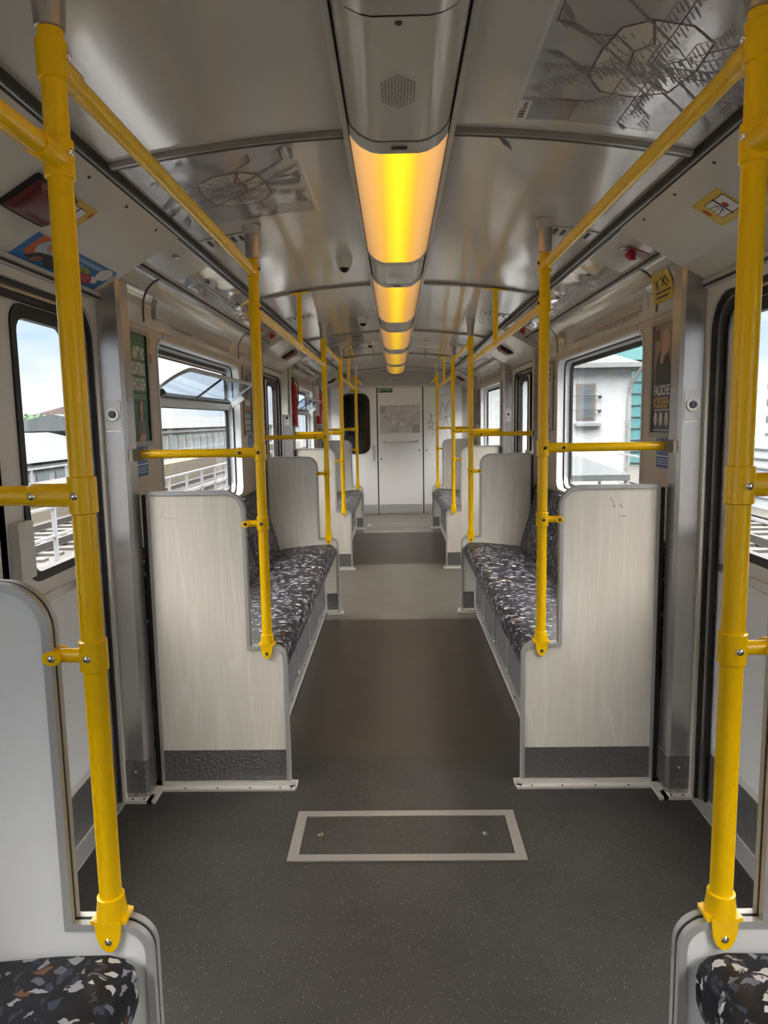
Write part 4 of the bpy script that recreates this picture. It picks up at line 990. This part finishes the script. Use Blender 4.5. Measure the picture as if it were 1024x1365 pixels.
# yellow cove sticker right
fn = lambda u, v, d=0: cove_pt(1, 3.035 - u, CVL[-1] - v, d)
t = thing('cove_sticker', 'yellow warning sticker on the curved cove at the right pillar', 'sticker', fn(.11, .08, .002))
vs = [fn(.20 * i / 6, .035 + .115 * j / 8, .0045) for i in range(7) for j in range(9)]
MB().add(vs, [(i * 9 + j, (i + 1) * 9 + j, (i + 1) * 9 + j + 1, i * 9 + j + 1) for i in range(6) for j in range(8)]).build('sticker_sheet', SIGNY, t)
g = MB()
for pts in ([(.03, .13), (.06, .10), (.04, .085)], [(.03, .10), (.075, .125)], [(.10, .13), (.15, .09)], [(.10, .095), (.15, .13), (.17, .10)], [(.02, .075), (.18, .075)], [(.03, .055), (.15, .055)]): ribbon(pts, .008, fn, .0052, g)
g.build('pictogram', INK, t, smooth=False)
for s in (-1, 1):
    o = MB().lathe(cove_pt(s, 2.775, .15, 0), [(0, .010), (.004, .009), (.005, .003)], axis=(-s, 0, -.2), n=16).build('cove_screw', DARK)
    tag(o, 'dark screw on the curved cove by the %s near pillar' % side_word(s), 'screw')
# header panel items
def warning_light(s, yc, label):
    hf = hdrfn(s); t = thing('door_warning_light', label, 'warning light', hf(yc, .16, .01), 'red door warning lights')
    fn = lambda u, v, d=0: hf(yc + u, .16 - v, d)
    MB().slab(rrect(-.105, -.062, .105, .062, .012), [], fn, .0005, .012).build('light_frame', BLACK, t)
    rings = [[fn(a, b, d) for a, b in rrect(-.098 + e, -.055 + e, .098 - e, .055 - e, .01)] for e, d in ((0, .012), (.002, .018), (.012, .026), (.03, .030))]
    MB().loft(rings).build('red_lens', DKRED, t)
warning_light(-1, 1.885, 'dark red door warning light on the near left header panel'); warning_light(1, 1.755, 'dark red door warning light at the upper right picture edge')
warning_light(-1, 6.20, 'dark red door warning light above the second left doorway'); warning_light(1, 6.16, 'dark red door warning light above the second right doorway')
warning_light(-1, 10.3, 'dark red door warning light above the last left doorway'); warning_light(1, 10.3, 'dark red door warning light above the last right doorway')
def lean_sticker(s, ya, yb, ta, tb, label):
    hf = hdrfn(s); t = thing('door_sticker', label, 'sticker', hf((ya + yb) / 2, (ta + tb) / 2, .001), 'yellow door safety stickers')
    L, H = yb - ya, tb - ta
    fn = (lambda u, v, d=0: hf(ya + u, tb - v, d)) if s < 0 else (lambda u, v, d=0: hf(yb - u, tb - v, d))
    poly_part('sticker_sheet', [(0, 0), (L, 0), (L, H), (0, H)], fn, .001, SIGNY, t)
    a, b, c_, e = (.10, .72, .18, .80) if s < 0 else (.28, .95, .2, .8)
    poly_part('pictogram_border', rrect(a * L, c_ * H, b * L, e * H, .006, 3), fn, .0016, INK, t)
    poly_part('pictogram_field', rrect(a * L + .003, c_ * H + .003, b * L - .003, e * H - .003, .004, 3), fn, .002, WHITE, t)
    g = MB(); m_ = (a + b) / 2 * L; ribbon([(m_, c_ * H), (m_, e * H)], .008, fn, .0026, g)
    for k in (-1, 1):
        ribbon([(m_ - .012, (c_ + e) / 2 * H + k * .006), (a * L + .008, (c_ + e) / 2 * H + k * .016)], .003, fn, .0026, g)
        ribbon([(m_ - .022, (c_ + e) / 2 * H + k * .016), (m_ - .008, (c_ + e) / 2 * H + k * .004)], .003, fn, .0026, g)
    ribbon([(a * L, (c_ + e) / 2 * H), (m_, (c_ + e) / 2 * H)], .002, fn, .0027, g)
    g.build('pictogram', INK, t, smooth=False)
    if s > 0: poly_part('red_disc', ellipse(m_ + .016, (c_ + e) / 2 * H, .014, .010), fn, .003, RED, t)
    poly_part('red_mark', [(.86 * L, .62 * H), (.94 * L, .62 * H), (.94 * L, .85 * H), (.86 * L, .85 * H)] if s < 0 else [(.08 * L, .45 * H), (.17 * L, .45 * H), (.17 * L, .70 * H), (.08 * L, .70 * H)], fn, .0026, RED, t)
lean_sticker(-1, 1.985, 2.125, .095, .190, 'yellow pictogram sticker on the near left header, half behind the pole')
lean_sticker(1, 2.035, 2.205, .090, .200, 'yellow pictogram sticker with red disc on the near right header')
# blue advert on left header
hf = hdrfn(-1); fn = lambda u, v, d=0: hf(2.02 + u, .348 - v, d)
t = thing('header_advert', 'blue advert with cartoonish figures on the left header panel above the door', 'poster', fn(.28, .05, .001))
poly_part('advert_sheet', [(0, 0), (.56, 0), (.56, .105), (0, .105)], fn, .001, SKYBLUE, t)
poly_part('orange_field', [(.03, .03), (.03, .105), (.19, .105), (.20, .06), (.14, .035), (.08, .022)], fn, .0014, ORANGE, t)
poly_part('pale_disc', ellipse(.125, .068, .065, .036), fn, .0018, mat('advert_pale_blue', (.38, .48, .55), .4), t)
poly_part('figure_hair', ellipse(.150, .088, .026, .015, 20, .3), fn, .0026, INK, t)
poly_part('figure_face', ellipse(.115, .074, .025, .009, 16, -.6), fn, .0023, SKIN, t)
poly_part('figure_coat', [(.055, .018), (.09, .045), (.15, .055), (.22, .05), (.25, .02), (.20, .005), (.16, .022), (.11, .012)], fn, .0028, INK, t)
poly_part('figure_face', ellipse(.115, .022, .028, .012, 16, .3), fn, .0032, mat('printed_red_skin', (.32, .13, .10), .5), t)
g = MB(); q = .25
while q < .455: ribbon([(q, .081), (q + .002, .094)], .0045, fn, .002, g); ribbon([(q + .002, .094), (q + .006, .082)], .003, fn, .0021, g); q += .0105
q = .25
while q < .345: ribbon([(q, .060), (q + .002, .072)], .0045, fn, .002, g); q += .009
g.build('advert_lettering', mat('advert_text_blue', (.45, .60, .75), .4), t, smooth=False)
poly_part('lime_bubble', ellipse(.375, .050, .048, .017), fn, .0018, LIME, t); dd = MB(); dashes(dd, fn, .345, .40, .042, .058, 2, .0024, 1, .5, 3); dd.build('bubble_text', INK, t)
poly_part('crimson_blob', ellipse(.43, .030, .058, .021), fn, .002, CRIMSON, t); dd = MB(); dashes(dd, fn, .395, .455, .018, .042, 3, .0026, 1, .3, 4); dd.build('blob_text', PINK, t)
poly_part('white_bubble', ellipse(.505, .074, .048, .028), fn, .0022, WHITE, t); poly_part('white_bubble', [(.45, .05), (.49, .055), (.52, .03), (.49, .022)], fn, .0021, WHITE, t)
# lock and emergency handle on first panel
for s in (-1, 1):
    for yy, w in ((2.825, 'near'), (7.05, 'far')):
        o = MB().lathe((s * .848, yy, 2.084), [(0, .014), (-.004, .014), (-.006, .009)], n=20).box(s * .846, s * .850, yy - .007, yy + .007, 2.075, 2.079).build('panel_lock', ALUM)
        tag(o, '%s round lock on the sloping ceiling panel, %s side' % (w, side_word(s)), 'lock')
def emergency(s, y, label):
    A = Vector((s * .785, 0, 2.114)); B = Vector((s * .940, 0, 2.048)); D = (B - A).normalized(); nn = Vector((-s * abs(D.z), 0, -abs(D.x)))
    fn = lambda u, v, d=0: Vector((0, y + u, 0)) + A + D * v + nn * d
    t = thing('emergency_handle', label, 'emergency handle', fn(0, .11, .01), 'red emergency handles')
    MB().slab([(-.035, .078), (.035, .078), (.035, .164), (-.035, .164)], [], fn, .0005, .003).build('red_plate', mat('faded_red_plate', (.22, .04, .05), .3), t)
    MB().lathe(fn(.0, .105, .003), [(0, .013), (.012, .011), (.016, .018), (.026, .018), (.030, .010)], axis=nn, n=18).box(*(sorted((fn(0, .10, .012).x, fn(0, .13, .03).x))), y - .008, y + .008, fn(0, .13, .03).z, fn(0, .10, .012).z).build('handle_knob', RED, t)
emergency(1, 2.82, 'red emergency handle on the sloping panel by the near right doorway'); emergency(-1, 5.15, 'red emergency handle beyond the left middle bench'); emergency(1, 5.15, 'red emergency handle beyond the right middle bench')
# fire extinguishers and white boxes at left pillars
for yy, w, q in ((6.985, 'nearer', 5), (9.28, 'farther', 6)):
    t = thing('fire_extinguisher', '%s slim red extinguisher in a holder on the left wall' % w, 'fire extinguisher', (-.995, yy, 1.42), 'red extinguishers on the left wall')
    MB().lathe((-.995, yy, 0), [(1.40, .03), (1.405, .036), (1.78, .036), (1.80, .030), (1.82, .014), (1.84, .012)], n=22).build('cylinder', RED, t)
    MB().cyl((-.995, yy, 1.84), (-.995, yy, 1.87), .010).box(-1.02, -.965, yy - .008, yy + .008, 1.865, 1.875).build('valve', DARK, t)
    MB().tube([(-.97, yy, 1.85), (-.95, yy + .01, 1.80), (-.952, yy + .01, 1.70), (-.957, yy, 1.60)], .006, 8).build('hose', BLACK, t)
    MB().box(-1.048, -1.03, yy - .03, yy + .03, 1.38, 1.80).box(-1.035, -.955, yy - .038, yy + .038, 1.40, 1.42).build('holder', ALUM, t)
o = MB().slab(rrect(-1.085, 1.52, -1.028, 1.962, .006), [], frame((0, 6.84, 0), (1, 0, 0), (0, 0, 1)), .0005, .045).build('pillar_cover', LCREAM)
tag(o, 'tall cream cover box on the left pillar at the second doorway', 'cover box')
o = MB().slab(rrect(-1.045, 1.52, -.985, 1.90, .006), [], frame((0, 9.24, 0), (1, 0, 0), (0, 0, 1)), -.03, .015).build('pillar_cover', LCREAM)
tag(o, 'tall cream cover box before the farthest left pole', 'cover box')

# ------------------------------------------------------------------ car roof shell, unseen, added to block light leaks and sun
rs = MB().box(-1.2, 1.2, YR - .05, YE + .05, 2.30, 2.33)
for s in (-1, 1): rs.box(s * 1.166, s * 1.19, YR - .05, YE + .05, 1.93, 2.33)
structure(rs.build('roof', ALUM))

# ------------------------------------------------------------------ outside
X_DECK = mat('pale_ballast', (.045, .045, .044), .9, 0, 0, (3, .6, 4, .05), (1.4, (.060, .060, .059)))
X_GROUND = mat('far_ground', (.05, .055, .052), .9, 0, 0, None, (.05, (0.104, 0.106, 0.104)))
X_ROOF = mat('pale_grey_roofing', (.050, .058, .062), .6, 0, 0, None, (.6, (.060, .067, .071)))
X_WALL = mat('grey_hall_wall', (.13, .14, .145), .7)
X_COL = mat('hall_column', (0.136, 0.140, 0.140), .6)
X_GLAS = mat('hall_glazing', (0.060, 0.076, 0.084), .3)
X_WHITE = mat('white_render', (.27, .295, .31), .8, 0, 0, None, (.5, (.24, .265, .28)))
X_TEAL = mat('teal_cladding', (.05, .13, .145), .6)
X_TEALR = mat('teal_roof', (.075, .17, .185), .5)
X_BRICK = mat('pale_red_roof', (0.084, 0.066, 0.066), .8)
X_TAN = mat('sand_facade', (0.124, 0.110, 0.092), .8)
X_STEEL = mat('galvanised_rail', (.16, .17, .18), .5, .3)
X_RAIL = mat('track_steel', (.03, .028, .027), .4, .5)
X_TREE = mat('pale_tree_leaves', (.06, .10, .06), .9)
X_TRUNK = mat('tree_bark', (0.030, 0.022, 0.016), .9)
X_YEL = mat('yellow_kerb', (.075, .068, .055), .7)
for m_ in (X_DECK, X_GROUND, X_ROOF, X_WALL, X_COL, X_WHITE, X_TEAL, X_TEALR, X_BRICK, X_TAN, X_TREE, X_YEL, X_STEEL):
    m_.node_tree.nodes['Principled BSDF'].inputs['Specular IOR Level'].default_value = .05; m_.node_tree.nodes['Principled BSDF'].inputs['Roughness'].default_value = .95
structure(MB().box(-400, 400, -120, 600, -9.3, -9).build('ground', X_GROUND))
dk = structure(MB().box(-13, 16, -60, 120, -1.6, -1.1).build('viaduct_deck', X_DECK, smooth=False))
for s_, xs in ((-1, (-2.9, -4.35, -7.2, -8.65)), (1, (7.0, 8.45))):
    for x in xs:
        o = MB().box(x - .035, x + .035, -50, 110, -1.04, -.90).box(x - .07, x + .07, -50, 110, -1.06, -1.04).build('track_rail', X_RAIL)
        tag(o, 'steel track rail outside on the %s, rail %d from the car' % (side_word(s_), xs.index(x) + 1), 'rail', 'track rails outside')
mb = MB(); y = -5
while y < 60:
    for c0 in (-3.62, -7.9, 7.72): mb.box(c0 - 1.2, c0 + 1.2, y, y + .24, -1.1, -1.045)
    y += .65
o = mb.build('sleepers', mat('track_sleeper', (.03, .028, .026), .9), dk, smooth=False)
def railing(x, y0, y1, z0, z1, label, step=1.5):
    t = thing('railing', label, 'railing', (x, (y0 + y1) / 2, z0)); y = y0
    while y <= y1:
        MB().box(x - .03, x + .03, y - .03, y + .03, z0, z1).build('post', X_STEEL, t, smooth=False); y += step
    for z in (z1, (z0 + z1) / 2 + .15, z0 + .25): MB().box(x - .02, x + .02, y0, y1, z - .02, z + .02).build('rail', X_STEEL, t, smooth=False)
railing(-5.6, 4, 40, -1.1, .15, 'grey metal railing beside the tracks outside on the left')
railing(5.4, 8, 17.5, -1.1, .55, 'grey metal railing outside beyond the right door window', 1.8)
railing(-11.5, 8, 70, -1.1, .1, 'distant railing along the far viaduct edge on the left', 2.4)
o = MB().box(-10.6, -9.6, 8, 60, -1.1, -.35).box(-10.6, -9.6, 8, 60, -.35, -.22).build('platform_edge', X_YEL, smooth=False); tag(o, 'low platform with yellow edge outside on the left', 'platform')
# halls on the left
def hall(x, y0, y1, z0, ze, zr, depth, label, n=24):
    t = thing('station_hall', label, 'building', (x, (y0 + y1) / 2, z0))
    MB().box(x - depth, x, y0, y1, z0, ze).build('wall', X_WALL, t, smooth=False)
    MB().add([(x + .6, y0 - 1, ze), (x + .6, y1 + 1, ze), (x - depth / 2, y1 + 1, zr), (x - depth / 2, y0 - 1, zr), (x - depth - .6, y0 - 1, ze), (x - depth - .6, y1 + 1, ze)], [(0, 1, 2, 3), (3, 2, 5, 4), (0, 3, 4), (1, 5, 2), (0, 4, 5, 1)]).build('roof', X_ROOF, t, smooth=False)
    W = (y1 - y0) / n; ob = None
    for i in range(n):
        MB().box(x - .05, x + .08, y0 + i * W + W * .2, y0 + i * W + W * .85, z0 + .8, ze - .8).build('window', X_GLAS, t, smooth=False)
    MB().box(x, x + .3, y0, y1, ze - .5, ze - .2).build('gutter', X_COL, t, smooth=False)
hall(-24, 36, 63, -9, -.9, .9, 14, 'nearer grey hall with pale sloping roof outside the near left door', 10)
hall(-24, 66, 140, -9, 1.0, 2.5, 14, 'long grey station hall with pale roof outside the left middle window', 24)
def block(x0, x1, y0, y1, z1, m, label, rm=None, zr=None, wins=True):
    t = thing('distant_building', label, 'building', ((x0 + x1) / 2, (y0 + y1) / 2, -9)); MB().box(x0, x1, y0, y1, -9, z1).build('wall', m, t, smooth=False)
    if zr: MB().add([(x0 - .3, y0 - .3, z1), (x1 + .3, y0 - .3, z1), (x1 + .3, y1 + .3, z1), (x0 - .3, y1 + .3, z1), ((x0 + x1) / 2, y0 - .3, zr), ((x0 + x1) / 2, y1 + .3, zr)], [(0, 1, 4), (1, 2, 5, 4), (2, 3, 5), (3, 0, 4, 5), (0, 3, 2, 1)]).build('roof', rm, t, smooth=False)
    if wins:
        wm = MB(); nx = max(2, int((x1 - x0) / 3)); z = z1 - 2.2
        while z > -7:
            for i in range(nx): wm.box(x0 + (i + .25) * (x1 - x0) / nx, x0 + (i + .65) * (x1 - x0) / nx, y0 - .06, y0, z, z + 1.3)
            z -= 3
        wm.build('windows', X_GLAS, t, smooth=False)
    return t
block(-78, -60, 150, 170, 3.0, X_BRICK, 'distant red-roofed brick building on the left skyline', X_BRICK, 5.4)
block(-170, -140, 230, 250, 3.5, X_TAN, 'sand coloured block on the left skyline'); block(-132, -118, 220, 240, 2.5, X_WHITE, 'white block on the left skyline')
block(-60, -50, 190, 210, 3.0, X_TAN, 'small tan block on the left skyline past the red roof')
block(62, 78, 130, 150, 8.0, X_WHITE, 'pale high building seen through the right door window'); block(80, 110, 160, 180, 5.0, X_TAN, 'sand coloured block on the right skyline')
o = MB().add([(13.5, 24, -.3), (13.5, 36, -.3), (24, 36, 1.1), (24, 24, 1.1), (24, 24, -9), (24, 36, -9), (13.5, 36, -9), (13.5, 24, -9)], [(0, 1, 2, 3), (3, 2, 5, 4), (0, 3, 4, 7), (1, 6, 5, 2), (0, 7, 6, 1), (4, 5, 6, 7)]).build('glass_roof_building', X_ROOF, smooth=False)
tag(o, 'low building with pale glazed roof outside the right door window', 'building')
o = MB().box(9.9, 12.3, 18.5, 22, -1.1, .75).build('louvred_cabin', X_WHITE, smooth=False); tag(o, 'white louvred cabin outside behind the right railing', 'cabin')
for k in range(6): MB().box(9.85, 9.9, 18.6, 21.9, -.8 + k * .26, -.76 + k * .26).box(10.0, 12.2, 18.44, 18.5, -.8 + k * .26, -.76 + k * .26).build('louvre', X_STEEL, o, smooth=False)
# white building outside the right window
t = thing('white_building', 'white rendered building with barred window outside the right middle window', 'building', (4.3, 25, -1.1))
MB().box(2.2, 6.45, 20, 30, -1.1, 2.72).build('wall', X_WHITE, t, smooth=False)
MB().box(2.0, 6.75, 19.7, 30, 2.72, 2.84).box(2.0, 6.75, 19.62, 19.7, 2.76, 2.88).build('eave', X_WALL, t, smooth=False)
MB().add([(2.0, 19.7, 2.84), (6.75, 19.7, 2.84), (6.75, 30, 2.84), (2.0, 30, 2.84), (2.0, 25, 3.75), (6.75, 25, 3.75)], [(0, 1, 5, 4), (3, 4, 5, 2), (0, 4, 3), (1, 2, 5), (0, 3, 2, 1)]).build('roof', X_ROOF, t, smooth=False)
MB().tube([(6.6, 19.66, 2.80), (6.5, 19.8, 2.5), (6.42, 19.9, 2.35), (6.36, 19.93, 1.9), (6.36, 19.93, -1.1)], .05).build('downpipe', X_COL, t)
w = MB().box(4.95, 5.47, 19.95, 20, 1.38, 2.35).build('window', X_TAN, t, smooth=False); MB().box(5.0, 5.40, 19.93, 19.95, 1.43, 2.30).build('pane', X_GLAS, w, smooth=False)
MB().box(4.9, 5.62, 19.8, 20, 1.20, 1.28).build('ledge', X_STEEL, t, smooth=False)
for z in (1.62, 2.0): MB().box(4.8, 5.60, 19.84, 19.86, z, z + .02).box(5.56, 5.60, 19.84, 20, z - .05, z + .02).build('bar', X_RAIL, t, smooth=False)
t = thing('teal_hall', 'teal gabled hall rising behind the white building outside right', 'building', (12, 45, -9))
MB().box(8.6, 15.4, 38, 60, -9, 4.4).build('wall', X_TEAL, t, smooth=False)
MB().add([(8.2, 37.5, 4.3), (15.8, 37.5, 4.3), (15.8, 60, 4.3), (8.2, 60, 4.3), (11.9, 37.5, 5.9), (11.9, 60, 5.9)], [(0, 1, 4), (1, 2, 5, 4), (2, 3, 5), (3, 0, 4, 5), (0, 3, 2, 1)]).build('roof', X_TEALR, t, smooth=False)
wm = MB()
for k in range(9): wm.box(8.6, 15.4, 37.93, 38, -1 + k * .6, -.95 + k * .6)
wm.build('cladding_seams', X_GLAS, t, smooth=False)
# canopy
t = thing('canopy_tent', 'pale pyramid canopy outside below the right window', 'canopy', (3.05, 12.2, -1.1))
MB().add([(2.5, 11.6, .52), (3.75, 11.6, .52), (3.75, 13.2, .52), (2.5, 13.2, .52), (3.1, 12.4, .80), (2.5, 11.6, .42), (3.75, 11.6, .42), (3.75, 13.2, .42), (2.5, 13.2, .42)], [(0, 1, 4), (1, 2, 4), (2, 3, 4), (3, 0, 4), (0, 5, 6, 1), (1, 6, 7, 2), (2, 7, 8, 3), (3, 8, 5, 0)]).build('canopy_roof', X_ROOF, t, smooth=False)
for x in (2.55, 3.7):
    for y in (11.65, 13.15): MB().cyl((x, y, -1.1), (x, y, .45), .03).build('post', X_STEEL, t)
# trees
def tree(x, y, z, r, label):
    rnd = random.Random(int(x * 7 + y)); t = thing('tree', label, 'tree', (x, y, -9), 'trees on the left skyline')
    MB().cyl((x, y, -9), (x, y, z - r), .4, .25, 10).build('trunk', X_TRUNK, t)
    mb = MB()
    for k in range(1700):
        a, b = rnd.uniform(0, 6.283), math.acos(rnd.uniform(-1, 1)); rr = r * (.65 + .4 * rnd.random()); p = Vector((x + rr * 1.2 * math.sin(b) * math.cos(a), y + rr * 1.2 * math.sin(b) * math.sin(a), z - r + rr * math.cos(b)))
        u = Vector((rnd.uniform(-1, 1), rnd.uniform(-1, 1), rnd.uniform(-1, 1))).normalized() * r * .10; v = u.orthogonal().normalized() * r * .08
        mb.add([p - u, p + v, p + u, p - v], [(0, 1, 2, 3)])
    mb.build('foliage', X_TREE, t, smooth=False, normals=False)
tree(-55, 112, 3.0, 3.6, 'round green tree beside the red-roofed building, left skyline'); tree(-62, 121, 3.3, 3.4, 'leftmost green tree on the left skyline'); tree(-57, 98, 2.4, 2.6, 'smaller tree right of the round skyline tree')
# catenary masts
for (x, y, h_, w) in ((-6.6, 14.6, 5.5, 'left'), (-6.6, 40, 5.5, 'far left')):
    o = MB().box(x - .06, x + .06, y - .06, y + .06, -1.1, h_).build('mast', X_STEEL, smooth=False); tag(o, 'thin grey mast outside the %s window' % w, 'mast')
